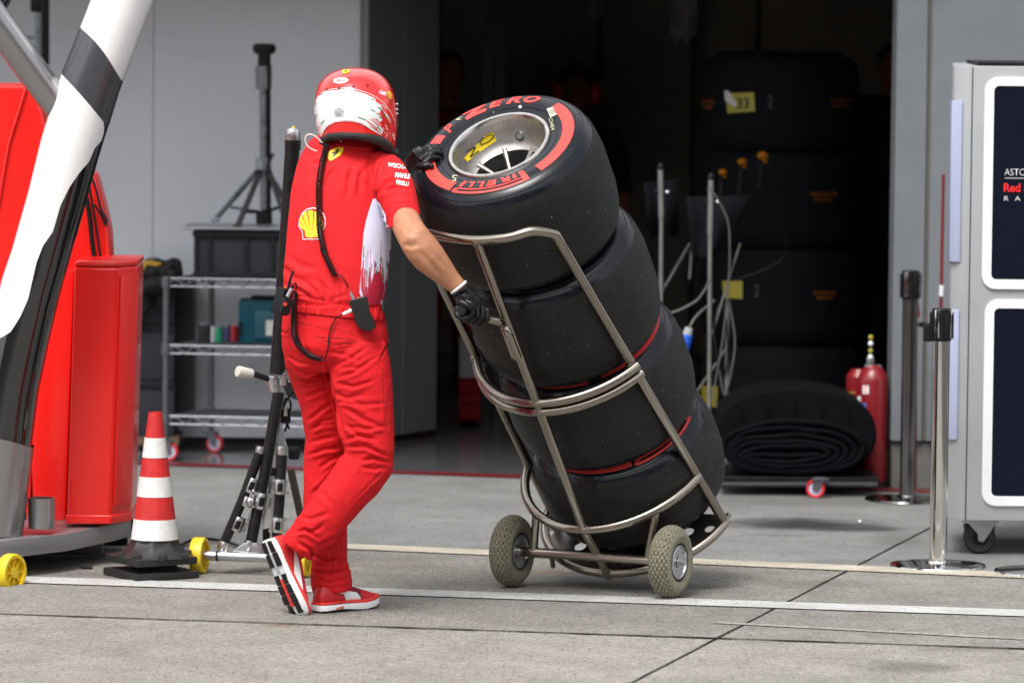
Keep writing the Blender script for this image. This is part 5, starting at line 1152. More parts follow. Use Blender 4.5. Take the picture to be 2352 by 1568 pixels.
# ---- gloved hands
def finger(mb, pts, r0, r1):
    for i, (a, b) in enumerate(zip(pts, pts[1:])):
        n = len(pts) - 1; ra = r0 + (r1 - r0) * i / n; rb_ = r0 + (r1 - r0) * (i + 1) / n; p_cap(mb, a, ra, b, rb_)
gm = MB(); ga = (G1 - G0).normalized(); e2 = V((0, -1, 0)); e2 = (e2 - ga * e2.dot(ga)).normalized(); e1 = ga.cross(e2); e1 = e1 if e1.z > 0 else -e1
def rnd(t, ang, r): return G0.lerp(G1, t) + (e1 * math.sin(R(ang)) + e2 * math.cos(R(ang))) * r
for i, t in enumerate((.74, .52, .30, .10)):
    finger(gm, [rnd(t, 62, .032), rnd(t, 5, .029), rnd(t - .03, -60, .0275), rnd(t - .04, -130, .027), rnd(t - .04, -175, .027)], .0115 - .0007 * i, .0095)
wr_ = A(1061, 672, 16.155)
p_loft(gm, [(A(1056, 662, 16.15), .031, .025), (wr_, .031, .025), (A(1070, 683, 16.155), .036, .026), (A(1079, 696, 16.16), .038, .024), (A(1082, 706, 16.175), .034, .020)], 24, 2.3)
finger(gm, [A(1054, 684, 16.14), A(1060, 694, 16.10), A(1074, 701, 16.09), A(1086, 706, 16.10)], .012, .0095)
finger(gm, [A(1060, 690, 16.14), A(1080, 700, 16.12)], .016, .014)
gme = fuse(gm, .0028, 3); fold(gme, [([(1070, 690), (1082, 702), (1090, 718)], 3, .002), ([(1082, 712), (1074, 722), (1070, 732)], 2.5, .002), ([(1094, 715), (1090, 726), (1088, 736)], 2.5, .002), ([(1055, 676), (1070, 672), (1082, 680)], 3, .002)], .0012, 40)
link('glove', gme, GLOVE, man)
cuff = [A(1048 + 22 * math.cos(a) * .9, 668 + 10 * 0, 16.15) for a in (0,)]
wc2 = A(1057, 664, 16.15); wn = (A(1070, 680, 16.15) - A(1044, 648, 16.15)).normalized(); Mw = frame(wc2 - wn * .010, wn)
MB().lathe([(.0305, -.002), (.032, .0), (.032, .004), (.0305, .006)], Mw, 32, closed=True).build('white_wristband', WHITEM, man)
for k in range(26):
    a = 2 * math.pi * k / 26
    if k % 1 == 0: e = MB(); e.lathe([(math.sin(q) * .0036, -math.cos(q) * .0036) for q in np.linspace(.05, 3.09, 6)], Mw @ Matrix.Translation((.0315 * math.cos(a), .0315 * math.sin(a), .011)), 8); e.build('bead', BLACKP, man)
# far hand spread on the tyre's shoulder
TT_ = TT
def ont(x, y, o): return hit(TT_, x, y, 0, 16.6) + NN * o
gl2 = MB()
p_loft(gl2, [(A(930, 402, 16.66), .030, .026), (A(942, 396, 16.64), .034, .026), (ont(962, 388, .03) * .6 + A(955, 385, 16.62) * .4, .040, .022), (ont(974, 372, .020), .040, .017), (ont(982, 362, .018), .034, .014)], 24, 2.4)
for pts, r in (([(968, 362), (985, 349), (1000, 343), (1008, 341)], .0105), ([(976, 368), (994, 354), (1008, 349), (1014, 348)], .0108), ([(980, 376), (998, 362), (1010, 357), (1015, 357)], .0105), ([(978, 384), (992, 374), (1004, 369), (1010, 368)], .0098)):
    finger(gl2, [ont(pts[0][0], pts[0][1], .018), ont(pts[1][0], pts[1][1], .019), ont(pts[2][0], pts[2][1], .013), ont(pts[3][0], pts[3][1], .010)], r, r * .8)
finger(gl2, [ont(966, 394, .02), ont(978, 390, .014), ont(988, 386, .012), ont(994, 388, .010)], .0125, .0095)
g2 = fuse(gl2, .0028, 3); fold(g2, [], .0012, 40); link('glove', g2, GLOVE, man)
# ---- things hung on him
on_s = lambda x, y, o=.012: hit(TSH, x, y, o) if TSH.ray_cast(CL, ray(x, y))[0] else hit(TTR, x, y, o)
def on_b(x, y, o=.012):
    a = TSH.ray_cast(CL, ray(x, y)); b = TTR.ray_cast(CL, ray(x, y)); c = [h for h in (a, b) if h[0] is not None]
    if not c: return A(x, y, 16.25)
    h = min(c, key=lambda q: (q[0] - CL).length); return h[0] - ray(x, y) * o
# radio
rd = thing('two_way_radio', on_b(650, 725), 'black two way radio with stub antenna clipped on the left of the waistband', 'radio')
ra_, rb2 = A(640, 722, 16.17), A(656, 662, 16.17); upv = (rb2 - ra_).normalized(); rtv = V((.80, -.60, 0)); rtv = (rtv - upv * rtv.dot(upv)).normalized(); fv = rtv.cross(upv)
Mrd = Matrix.Translation(ra_) @ Matrix(((rtv.x, fv.x, upv.x), (rtv.y, fv.y, upv.y), (rtv.z, fv.z, upv.z))).to_4x4(); hL = (rb2 - ra_).length
def rbx(c, d, nm, m, bev=.003, par=rd): b = MB().box(c, d, None, bev); b.v = [tuple(Mrd @ V(v)) for v in b.v]; return b.build(nm, m, par)
rbx((0, 0, hL * .5), (.036, .05, hL), 'radio_body', BLACKP, .006); rbx((.008, -.0, hL * .38), (.036, .046, hL * .62), 'battery_pack', BLACKF, .006)
rbx((-.019, -.004, hL * .62), (.002, .03, .03), 'display', mat('radio_display', (.35, .33, .28), .3)); 
for i in range(4):
    for j in range(3): rbx((-.019, -.014 + j * .011, hL * .08 + i * .009), (.003, .007, .006), 'key', mat('key_grey', (.06,) * 3, .5), .001)
rbx((.012, -.012, hL + .004), (.012, .012, .010), 'volume_knob', BLACKP, .002); rbx((-.008, -.012, hL + .002), (.009, .009, .006), 'orange_button', mat('orange_plastic', (.8, .15, .01), .4), .002)
MB().tube([A(662, 662, 16.15), A(667, 640, 16.15), A(673.5, 622, 16.15)], [.0052, .0045, .0042], 12).build('antenna', BLACKP, rd, bev=.001)
MB().tube([A(660, 681, 16.13), A(670, 662, 16.13)], .0062, 14).build('connector', ALU, rd); MB().tube([A(669, 664, 16.13), A(673, 656, 16.13)], .005, 10).build('strain_relief', BLACKP, rd)
MB().tube([A(655, 698, 16.125), A(655, 698, 16.12)], .0065, 16).build('red_stud', CR_, rd)
# belt pack
bpk = thing('belt_pack', on_b(838, 760), 'flat black intercom pack hanging at an angle from the back of the waistband', 'belt pack')
po = q4((725, 490), (745, 472), (860, 440), (874, 462), (892, 560), (937, 660), (938, 690), (890, 717), (815, 700), (782, 650), (765, 590))
pb_ = on_b(830, 712, .0); Yp = min(on_b(x, y).y for x, y in po) - .018
MB().prism([A(x, y, Yp) for x, y in po], (0, .024, 0)).build('pack_body', mat('pack_black', (.010,) * 3, .38), bpk, bev=.004, seg=3)
for x, y in ((822, 690), (890, 712), (935, 690)): e = MB(); p_ell(e, A(*q4((x, y))[0], Yp - .0005), (.0022, .0015, .0022)); e.build('screw', DS, bpk)
MB().tube([A(*q4((740, 408))[0], Yp + .01), A(*q4((752, 440))[0], Yp + .01), A(*q4((768, 474))[0], Yp + .01)], [.0045, .0055, .0062], 14).build('top_plug', ALU, bpk)
MB().tube([A(*q4((730, 372))[0], Yp + .01), A(*q4((742, 408))[0], Yp + .01)], [.003, .0042], 10).build('red_boot', CR_, bpk); MB().tube([A(*q4((810, 450))[0], Yp + .012), A(*q4((808, 458))[0], Yp + .012)], .006, 14).build('socket', ALU, bpk)
MB().tube([A(*q4((752, 548))[0], Yp + .008), A(*q4((680, 583))[0], Yp + .004)], [.0062, .005], 14).build('side_plug', WHITEM, bpk)
# cords
pth = [on_b(x, y, .014) for x, y in q3((545, 722), (525, 790), (503, 880), (487, 980), (482, 1080), (484, 1180), (486, 1290), (492, 1380), (510, 1470), (525, 1540))] + [on_b(x, y, .014) for x, y in q4((525, 70), (555, 140), (585, 205), (622, 280))]
cc = thing('coiled_cord', pth[0], 'black coiled headset cord running from the helmet down the back of the red polo', 'cord')
helix(pth, .0085, 58, .0026, 10).build('coil', BLACKP, cc)
MB().tube(smooth_path([on_b(x, y, .010) for x, y in q4((630, 275), (670, 285), (705, 330), (728, 375))]), .0022, 6).build('lead', BLACKP, cc)
MB().tube([A(*q3((548, 722))[0], pth[0].y), A(*q3((485, 700))[0], pth[0].y - .005)], [.005, .003], 8).build('plug', BLACKP, cc)
ear = [(741, 330), (728, 316), (714, 309), (704, 312), (701, 322), (706, 335), (718, 344), (728, 347)]
MB().tube(smooth_path([A(x, y, pth[0].y) for x, y in ear]), .0024, 8).build('earphone_lead', mat('pale_pink_lead', (.7, .55, .52), .4), cc)
p2_ = [on_b(x, y, .016) for x, y in q4((300, 400), (297, 480), (297, 580), (296, 680), (305, 760), (340, 830), (390, 880), (440, 915), (515, 930))]
c2 = thing('coiled_cord', p2_[0], 'black coiled cord looping from the two way radio over the trouser seat', 'cord')
helix(p2_, .0088, 34, .0026, 10).build('coil', BLACKP, c2)
MB().tube(smooth_path([A(673, 656, 16.13), A(*q4((310, 335))[0], 16.14), A(*q4((318, 370))[0], 16.15), p2_[0]]), .0024, 6).build('lead', BLACKP, c2)
MB().tube(smooth_path([on_b(x, y, .012) for x, y in q4((500, 945), (535, 935), (562, 860), (572, 760), (590, 680), (630, 615))] + [A(*q4((672, 588))[0], Yp + .003)]), [.0024] * 36 + [.0042], 6).build('lead', BLACKP, c2)
# ================================================================ inside the garage
COVER = mat('black_tyre_blanket', (.0045, .005, .0065), .8, spec=.10, var=[(6, .3)], bump=[(14, .4, .01)]); STRAPM = mat('blanket_strap', (.012, .012, .013), .6)
ORP = mat('orange_print', (.30, .085, .008), .7, spec=.1); TAGY = mat('yellow_tag', (.33, .27, .025), .5); GREYP = mat('grey_print', (.07, .07, .07), .6)
def front_decal(polys, tgt, m, nm, par, off=.003): return decal(nm, polys, tgt, m, par, off, 6)
def covered(cx_px, Y, y0, y1, hw_px, label, tags, par_group):
    a, b = at(cx_px, y1, Y), at(cx_px, y0, Y); r = hw_px / pxm(Y); h = b.z - a.z
    t = thing('covered_tyre', a, label, 'covered tyre', par_group)
    pr = [(r * .5, 0), (r * .88, .0), (r * .97, h * .08), (r, h * .22), (r, h * .78), (r * .97, h * .92), (r * .88, h), (r * .5, h)]
    mb = MB().lathe(pr, Matrix.Translation(a), 56); me = mb.mesh('c')
    for v in me.vertices:
        d = v.co - a; ang = math.atan2(d.y, d.x); k = 1 + .012 * math.sin(ang * 9 + v.co.z * 20) * math.sin(ang * 4); v.co.x = a.x + d.x * k; v.co.y = a.y + d.y * k
    T_ = bvh(me); link('blanket', me, COVER, t); tagdefs = tags(t, T_) if tags else None
    return t
def scribble(x, y, w_, h_, rows=2, seed=1):
    q = random.Random(seed); out = []
    for r_ in range(rows):
        yy = y + (r_ - (rows - 1) / 2) * h_ * 1.5; ww = w_ * (1 if r_ == 0 else .72); n = int(ww / 5.2)
        for i in range(n):
            xx = x - ww / 2 + i * 5.2 + .6; out += [[(xx, yy - h_ / 2), (xx + 1.3, yy - h_ / 2), (xx + 1.3, yy + h_ / 2), (xx, yy + h_ / 2)]]
            k = q.choice((-.5, .1, .5)); out += [[(xx + 1.3, yy + k * h_ * .7 - .7), (xx + 3.8, yy + k * h_ * .7 - .7), (xx + 3.8, yy + k * h_ * .7 + .9), (xx + 1.3, yy + k * h_ * .7 + .9)]]
    return out
def tg1(t, T_):
    front_decal([(1669, 215), (1732, 213), (1735, 256), (1672, 260)], T_, TAGY, 'number_tag', t, .004); front_decal([(1666, 208), (1676, 210), (1694, 240), (1690, 246), (1668, 232)], T_, mat('tag_glare_film', (.5, .52, .5), .15), 'clear_film', t, .006)  # opaque pale patch paints the glare on the tag's film
    tdecal('tag_number', '33', 1708, 237, 24, T_, BLACKI, t, bold=.02, sx=.9, off=.008); front_decal(scribble(1630, 240, 34, 8, 2, 3), T_, ORP, 'orange_print', t); front_decal(scribble(1933, 238, 52, 8, 2, 4), T_, ORP, 'orange_print', t); tdecal('size_mark', 'KLS', 1769, 233, 9, T_, GREYP, t, ang=-90, sx=1.5, off=.004)
    front_decal([(1735, 129), (1830, 131), (1828, 134), (1737, 132)], T_, ORP, 'orange_edge', t)
def tg2(t, T_): front_decal(scribble(1893, 452, 64, 9, 2, 5), T_, ORP, 'orange_print', t)
def tg3(t, T_):
    front_decal([(1660, 645), (1706, 645), (1706, 686), (1664, 684)], T_, TAGY, 'number_tag', t, .004); front_decal(scribble(1598, 656, 40, 8, 2, 6), T_, ORP, 'orange_print', t); front_decal(scribble(1896, 678, 56, 8, 2, 7), T_, ORP, 'orange_print', t); tdecal('size_mark', 'KLS', 1738, 668, 9, T_, GREYP, t, ang=-90, sx=1.5, off=.004)
def tg4(t, T_): front_decal([(1612, 885), (1650, 887), (1648, 935), (1614, 930)], T_, TAGY, 'number_tag', t, .004); tdecal('size_mark', 'KLS', 1690, 925, 9, T_, GREYP, t, ang=-90, sx=1.5, off=.004)
GRP = 'blanketed tyres stacked in the dark garage'
YB = 21.9
for (y0, y1, tg, lb) in ((131, 342, tg1, 'black blanketed tyre with yellow tag 33, topmost of the front garage stack'), (345, 562, tg2, 'black blanketed tyre with one orange print, second from top of the front garage stack'), (565, 782, tg3, 'black blanketed tyre with yellow tag behind the poles, third in the stack'), (785, 1000, tg4, 'black blanketed tyre at the bottom of the front garage stack')):
    covered(1790, YB, y0, y1, 181, lb, tg, GRP)
for (y0, y1, lb) in ((218, 430, 'blanketed tyre under a thin metal ring, topmost of the rear stack by the pier'), (433, 645, 'second blanketed tyre of the rear stack beside the pier'), (648, 860, 'third blanketed tyre of the rear stack beside the pier')):
    covered(2080, 22.6, y0, y1, 150, lb, None, GRP)
rs_ = MB().lathe([(.29, 0), (.292, .006), (.285, .008), (.28, .001)], Matrix.Translation(at(2080, 215, 22.6)), 48, closed=True).build('metal_ring', mat('dull_metal', (.25, .24, .22), .35, .8)); tag(rs_, 'thin metal ring lying on the rear stack of blanketed tyres by the pier', 'ring')
tp = MB().lathe([(.02, 0), (.27, 0), (.275, .012), (.26, .02), (.02, .016)], Matrix.Translation(at(1790, 131, YB)), 40).build('blanket_lid', COVER); tag(tp, 'black padded lid on the topmost blanketed tyre', 'lid')
# two steel pole racks with hoses and cables
PS = mat('pale_steel_pole', (.26, .26, .245), .4, .6, var=[(12, .1)])
def rack(nm, lb, polys, Y):
    t = thing(nm, (at(polys[0][0][0], 900, Y).x, Y, 0), lb, 'rack')
    for (a, b, r) in polys:
        A_0, A_1 = at(a[0], a[1], Y + (a[2] if len(a) > 2 else 0)), at(b[0], b[1], Y + (b[2] if len(b) > 2 else 0)); MB().tube([A_0, A_1], r / pxm(Y), 12).build('pole', PS, t)
    return t
ra1 = rack('steel_rack', 'left of the two pale steel pole racks standing in front of the blanketed tyres', [((1517, 388), (1519, 500), 6.5), ((1519, 500), (1516, 1085), 5), ((1520, 670), (1584, 560, .3), 3), ((1584, 640, .3), (1590, 560, .3), 3)], 20.75)
ra2 = rack('steel_rack', 'right of the two pale steel pole racks, hung with hoses and a grey cloth', [((1633, 412), (1631, 540), 6.5), ((1631, 540), (1628, 1090), 5), ((1672, 700, .4), (1666, 1080, .4), 4.5), ((1631, 780), (1700, 560, .5), 2.6), ((1600, 900, .1), (1668, 800, .4), 2.6)], 20.6)
for rk, x, y, Y in ((ra1, 1517, 385, 20.75), (ra2, 1633, 408, 20.6)):
    e = MB(); p_ell(e, at(x, y, Y), (.013, .013, .02)); e.build('pole_tip', BLACKP, rk); MB().tube([at(x - 12, y + 54, Y), at(x + 14, y + 56, Y)], .008, 8).build('clamp', BLACKP, rk); e = MB(); p_ell(e, at(x + 16, y + 56, Y), (.012, .01, .008)); e.build('clamp_knob', CHROME, rk)
DCL = mat('dark_grey_cloth', (.007, .0078, .0095), .9, spec=.06, bump=[(40, .3, .004)])
def cloth(nm, lb, pts_l, pts_r, Y, n=10):
    vs = []; rows = len(pts_l)
    for (lx, ly), (rx, ry) in zip(pts_l, pts_r):
        for k in range(n + 1):
            t = k / n; vs.append(at(lx + (rx - lx) * t, ly + (ry - ly) * t, Y + .02 * math.sin(t * 9 + ly * .01)))
    fs = [(i * (n + 1) + k, i * (n + 1) + k + 1, (i + 1) * (n + 1) + k + 1, (i + 1) * (n + 1) + k) for i in range(rows - 1) for k in range(n)]
    o = MB().add(vs, fs).build(nm, DCL); s_ = o.modifiers.new('thickness', 'SOLIDIFY'); s_.thickness = .006; tag(o, lb, 'cloth'); return o
cloth('cloth', 'dark grey cloth hanging behind the left pole rack', [(1478, 420), (1484, 480), (1492, 545)], [(1560, 410), (1556, 480), (1558, 540)], 20.95)
cloth('cloth', 'grey cloth draped over the right pole rack', [(1574, 452), (1582, 520), (1588, 585), (1592, 600)], [(1722, 448), (1700, 505), (1672, 560), (1640, 592)], 20.8)
for k, (pts, Y, r, lb) in enumerate((([(1524, 705), (1535, 718), (1560, 712), (1600, 690), (1622, 660), (1630, 640)], 20.5, .007, 'pale hose drooping between the two pole racks'), ([(1630, 430), (1655, 470), (1672, 510), (1676, 560), (1674, 640), (1660, 780), (1640, 900), (1650, 940)], 20.5, .005, 'grey air hose curving down beside the right pole rack'), ([(1670, 625), (1690, 640), (1720, 632), (1750, 622), (1790, 600), (1808, 570), (1800, 545)], 21.2, .003, 'thin dark cable looping across the blanketed tyres'), ([(1650, 700), (1640, 760), (1652, 850), (1662, 870), (1672, 820), (1668, 740), (1660, 700)], 20.55, .006, 'coiled black hose hanging low on the right pole rack'), ([(1674, 690), (1688, 780), (1680, 850), (1664, 905), (1652, 850)], 20.52, .006, 'pale hose loop hanging low on the right pole rack'))):
    o = MB().tube(smooth_path([at(x, y, Y) for x, y in pts]), r * .72, 8).build('hose', mat('grey_hose', (.08, .08, .072), .5) if k in (0, 1, 4) else BLACKP); tag(o, lb, 'hose')
bp = thing('power_plug', at(1560, 830, 20.55), 'blue industrial power plug hanging behind the trolley tyres', 'plug')
MB().tube([at(1566, 822, 20.55), at(1578, 768, 20.55)], [.022, .024], 20).build('plug_body', mat('blue_plastic', (.01, .10, .60), .4), bp, bev=.003); MB().tube([at(1577, 772, 20.55), at(1583, 752, 20.55)], [.021, .016], 16).build('plug_sleeve', mat('grey_plastic', (.35, .36, .38), .4), bp, bev=.003)
o = MB().tube(smooth_path([at(1583, 752, 20.55), at(1600, 725, 20.6), at(1640, 690, 20.7)]), .005, 6).build('plug_cable', PS, bp)
for (x, y, s, lb) in ((1660, 396, 11, 'orange glove tip left of three above the right pole rack'), (1705, 372, 12, 'orange strapped handle in the middle of three above the right pole rack'), (1752, 358, 14, 'curved orange grip right of three above the pole rack')):
    mb = MB(); p_ell(mb, at(x, y, 21.3), (s / 560, .02, s * .75 / 560)); p_cap(mb, at(x, y, 21.3), s * .6 / 560, at(x + s * .5, y + s, 21.3), s * .35 / 560); me = fuse(mb, .004, 3); o = link('orange_grip', me, mat('orange_grip', (.30, .10, .008), .6, spec=.1)); tag(o, lb, 'grip')
    MB().tube([at(x, y + s, 21.32), at(x - 6, y + s + 60, 21.34)], .012, 10).build('grip_shaft', BLACKP, o)
# folded blankets on a dolly
YD = 20.05
fd = thing('folded_blankets', at(1830, 1095, YD), 'thick pile of folded black tyre blankets on a low dolly', 'folded blankets')
FB = mat('blanket_black', (.0042, .0043, .0055), .9, spec=.05, bump=[(60, .3, .003)], var=[(10, .3)]); FBE = mat('blanket_edge_blue', (.0036, .0040, .0062), .9, spec=.04)
cxp, byp = 1832, 1094
def dome(sx_, sy_, n=30, lift=0): return [(cxp + sx_ * math.cos(a) + 8, byp - lift - sy_ * (abs(math.sin(a)) ** .75)) for a in np.linspace(math.pi * .98, .02, n)]
def sup(cx_, cy_, rx_, ry_, n_=40, e_=2.5, skew=0): return [(cx_ + rx_ * math.copysign(abs(math.cos(a)) ** (2 / e_), math.cos(a)) + skew * math.sin(a), cy_ + ry_ * math.copysign(abs(math.sin(a)) ** (2 / e_), math.sin(a))) for a in np.linspace(0, 2 * math.pi, n_, endpoint=False)]
ol_ = [(x, y if y < 990 else 990 + (y - 990) * 1.0) for x, y in sup(1832, 992, 182, 101, 44, 2.3, 8)]
MB().prism([at(x, y, YD + .03) for x, y in ol_], (0, .44, 0)).build('outer_blanket', FB, fd, bev=.022, seg=3)
for k in range(6):
    rx_, ry_, cx_, cy_ = 160 - k * 15, 58 - k * 10, 1822 - k * 5, 1026 + k * 5
    MB().tube([at(x, y, YD + .020 - .0015 * k) for x, y in [(x_q + 5 * noise.noise(V((x_q * .02, y_q * .03, k))), y_q + 9 * noise.noise(V((x_q * .012, k * 3.1, 2)))) for x_q, y_q in sup(cx_, cy_, rx_, max(ry_, 5), 46, 2.2)]], .0125 - .0012 * (k % 3), 8, closed=True).build('blanket_fold', FBE if k % 2 else FB, fd)
for k in range(5):
    x_ = 1700 + k * 62; MB().tube(smooth_path([at(x_ - 4, 912 + abs(k - 2.2) * 7, YD + .025), at(x_, 935, YD + .018), at(x_ + 3, 955, YD + .02)]), .005, 6).build('blanket_crease', FB, fd)
dd = thing('dolly', (at(1860, 1100, YD).x, YD, 0), 'low black dolly with red casters carrying the folded blankets', 'dolly')
boxw(at(1650, 1100, YD).x, at(2020, 1100, YD).x, YD + .01, YD + .5, at(1860, 1108, YD).z, at(1860, 1096, YD).z).build('deck', BLACKP, dd, bev=.003)
MB().tube([at(1655, 1112, YD - .01), at(2015, 1112, YD - .01)], .012, 10).build('bumper_rail', mat('dolly_rail', (.04, .04, .045), .3, .4), dd)
for x, Yq in ((1884, YD - .06), (1730, YD + .4), (1960, YD + .4)):
    q_ = at(x, 1150, Yq); caster(V((q_.x, Yq, 0)), .082, .038 if Yq < YD else .036, mat('bright_red_caster', (.62, .02, .03), .35), LILAC, dd, 2.9)
# fire extinguisher
fx = thing('fire_extinguisher', (at(2003, 1138, 20.42).x, 20.42, 0), 'large red fire extinguisher standing against the blue grey pier', 'fire extinguisher')
RX = mat('extinguisher_red', (.19, .006, .010), .35, coat=.1); xx = at(2003, 1000, 20.42).x; r0_ = 36 / pxm(20.42)
zt1 = at(2003, 862, 20.42).z; MB().lathe([(r0_ * .95, .012), (r0_, .02), (r0_, zt1 - .02), (r0_ * .92, zt1), (r0_ * .6, zt1 + .03), (r0_ * .35, zt1 + .042), (.001, zt1 + .045)], Matrix.Translation((xx, 20.42, 0)), 40).build('cylinder', RX, fx)
MB().lathe([(r0_ * 1.02, .0), (r0_ * 1.02, .03), (r0_ * .9, .03)], Matrix.Translation((xx, 20.42, 0)), 40).build('base_ring', BLACKP, fx)
mb = MB().box((xx - .012, 20.42, zt1 + .05), (.03, .03, .05), None, .006); mb.build('valve', ALU, fx); MB().box((xx, 20.42, zt1 + .035), (.07, .03, .018), None, .004).build('lever', mat('dull_metal', (.25, .24, .22)), fx)
MB().tube([V((xx - .01, 20.42, zt1 + .07)), V((xx - .012, 20.42, zt1 + .15))], .006, 10).build('gauge_stem', BLACKP, fx)
for dz, m in ((.155, TAGY), (.13, WHITEM), (.10, TAGY), (.075, WHITEM)): e = MB(); p_ell(e, V((xx - .012, 20.41, zt1 + dz)), (.010, .01, .012)); e.build('coupling', m, fx)
q1_ = MB().lathe([(r0_ * .8, .05), (r0_ * .85, zt1 - .01), (r0_ * .5, zt1 + .02)], Matrix.Translation((xx - .05, 20.5, 0)), 32).build('rear_cylinder', RX, fx)
MB().tube([at(1962, 902, 20.35), at(1950, 902, 20.33)], .008, 12).build('brass_outlet', mat('brass', (.6, .35, .1), .3, .9), fx)
cyl_me = MB().lathe([(r0_, .02), (r0_, zt1 - .02)], Matrix.Translation((xx, 20.42, 0)), 40).mesh('x'); TX = bvh(cyl_me)
decal('label', [(1982, 885), (1996, 885), (1996, 904), (1982, 904)], TX, WHITEM, fx, .002, 4); decal('label_figure', stroke([(1985, 889), (1993, 889)], 1.6) + stroke([(1985, 899), (1993, 900)], 1.4) + stroke([(1989, 889), (1988, 900)], 1.6), TX, MARK, fx, .003, 0)
decal('label', [(1970, 912), (1977, 908), (1982, 950), (1974, 958)], TX, WHITEM, fx, .002, 4); decal('label', [(1981, 925), (1990, 925), (1990, 958), (1981, 962)], TX, mat('blue_label', (.1, .16, .5), .5), fx, .002, 4)
# added pale sheets imitating a white reflection high at the back
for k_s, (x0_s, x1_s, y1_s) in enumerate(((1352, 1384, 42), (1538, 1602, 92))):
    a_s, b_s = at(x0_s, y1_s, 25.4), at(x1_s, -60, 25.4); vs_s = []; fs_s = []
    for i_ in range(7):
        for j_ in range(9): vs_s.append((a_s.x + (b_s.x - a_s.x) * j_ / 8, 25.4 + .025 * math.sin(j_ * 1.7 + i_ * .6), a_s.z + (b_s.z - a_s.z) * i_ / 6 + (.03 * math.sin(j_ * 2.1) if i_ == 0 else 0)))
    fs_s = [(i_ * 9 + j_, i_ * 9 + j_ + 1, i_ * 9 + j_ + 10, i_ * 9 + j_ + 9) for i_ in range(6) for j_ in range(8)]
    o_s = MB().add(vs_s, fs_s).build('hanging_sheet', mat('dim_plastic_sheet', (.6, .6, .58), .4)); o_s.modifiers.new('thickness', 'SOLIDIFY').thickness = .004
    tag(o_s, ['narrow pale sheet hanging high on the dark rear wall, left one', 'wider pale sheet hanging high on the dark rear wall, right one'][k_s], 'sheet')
# people in the dark
def simple_person(label, px, top_py, Y, shirt_m, trouser_m, back=True, hair=(.01, .007, .005), turn=0, band=None):
    p = at(px, top_py, Y); h = p.z; s = h / 1.75; x0, y0 = p.x, Y
    t = thing('person', (x0, y0, 0), label, 'person'); M = Matrix.Translation((x0, y0, 0)) @ Matrix.Rotation(R(turn), 4, 'Z')
    Q = lambda x, y, z: M @ V((x * s, y * s, z * s)); X = M.to_3x3() @ V((1, 0, 0))
    b = MB(); p_ell(b, Q(0, -.01, 1.63), (.075 * s, .095 * s, .115 * s), Matrix.Rotation(R(turn), 4, 'Z')); p_cap(b, Q(0, 0, 1.55), .052 * s, Q(0, .01, 1.42), .06 * s)
    for sg in (-1, 1):
        p_ell(b, Q(.076 * sg, 0, 1.63), (.012 * s, .022 * s, .03 * s)); p_loft(b, [(Q(.19 * sg, 0, 1.38), .05 * s, .05 * s), (Q(.25 * sg, -.02, 1.12), .042 * s, .042 * s), (Q(.27 * sg, -.10, .88), .028 * s, .026 * s)], 16); p_ell(b, Q(.27 * sg, -.12, .81), (.024 * s, .035 * s, .05 * s))
        for k in range(4): p_cap(b, Q(.27 * sg, -.095 - .017 * k, .78), .010 * s, Q(.268 * sg, -.105 - .019 * k, .70), .007 * s)
        p_cap(b, Q(.25 * sg, -.155, .80), .011 * s, Q(.24 * sg, -.185, .75), .008 * s)
        p_cap(b, Q(.09 * sg, 0, .9), .06 * s, Q(.11 * sg, 0, .1), .035 * s)
    p_cap(b, Q(0, 0, 1.35), .1 * s, Q(0, 0, .95), .1 * s)
    if not back:
        p_ell(b, Q(0, -.108, 1.615), (.014 * s, .018 * s, .022 * s)); p_ell(b, Q(0, -.085, 1.575), (.03 * s, .02 * s, .012 * s)); p_ell(b, Q(0, -.075, 1.53), (.035 * s, .03 * s, .03 * s))
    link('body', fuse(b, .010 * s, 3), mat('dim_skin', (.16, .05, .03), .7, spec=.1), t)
    if not back:
        for sg in (-1, 1): e = MB(); p_ell(e, Q(.032 * sg, -.094, 1.645), (.012 * s, .006 * s, .006 * s)); e.build('eye', BLACKI, t)
    hb = MB(); p_ell(hb, Q(0, .02, 1.675), (.084 * s, .098 * s, .085 * s)); link('hair', fuse(hb, .01, 2), mat('dark_hair', hair, .7), t)
    c = MB(); p_loft(c, [(Q(0, 0, 1.47), .09 * s, .07 * s, X), (Q(0, 0, 1.42), .20 * s, .10 * s, X), (Q(0, 0, 1.25), .215 * s, .13 * s, X), (Q(0, 0, .98), .19 * s, .125 * s, X), (Q(0, 0, .88), .19 * s, .12 * s, X)], 28)
    for sg in (-1, 1): p_loft(c, [(Q(.17 * sg, 0, 1.43), .07 * s, .07 * s), (Q(.23 * sg, -.01, 1.2), .064 * s, .064 * s), (Q(.245 * sg, -.02, 1.1), .06 * s, .06 * s)], 16)
    cme = fuse(c, .01, 4); so_ = link('shirt', cme, shirt_m, t)
    d = MB(); p_loft(d, [(Q(0, 0, .98), .175 * s, .115 * s, X), (Q(0, 0, .80), .185 * s, .12 * s, X)], 24)
    for sg in (-1, 1): p_loft(d, [(Q(.09 * sg, 0, .86), .095 * s, .1 * s, X), (Q(.10 * sg, -.01, .5), .075 * s, .08 * s, X), (Q(.11 * sg, 0, .07), .06 * s, .065 * s, X)], 18)
    link('trousers', fuse(d, .01, 4), trouser_m, t)
    for sg in (-1, 1): e = MB(); p_ell(e, Q(.11 * sg, -.05, .04), (.045 * s, .13 * s, .045 * s), Matrix.Rotation(R(turn), 4, 'Z')); link('shoe', fuse(e, .01, 2), BLACKP, t)
    return t, Q, s, so_
BSH = mat('black_team_shirt', (.008, .009, .012), .9, spec=.1); DRED = mat('dim_red_overall', (.13, .006, .008), .8, spec=.1)
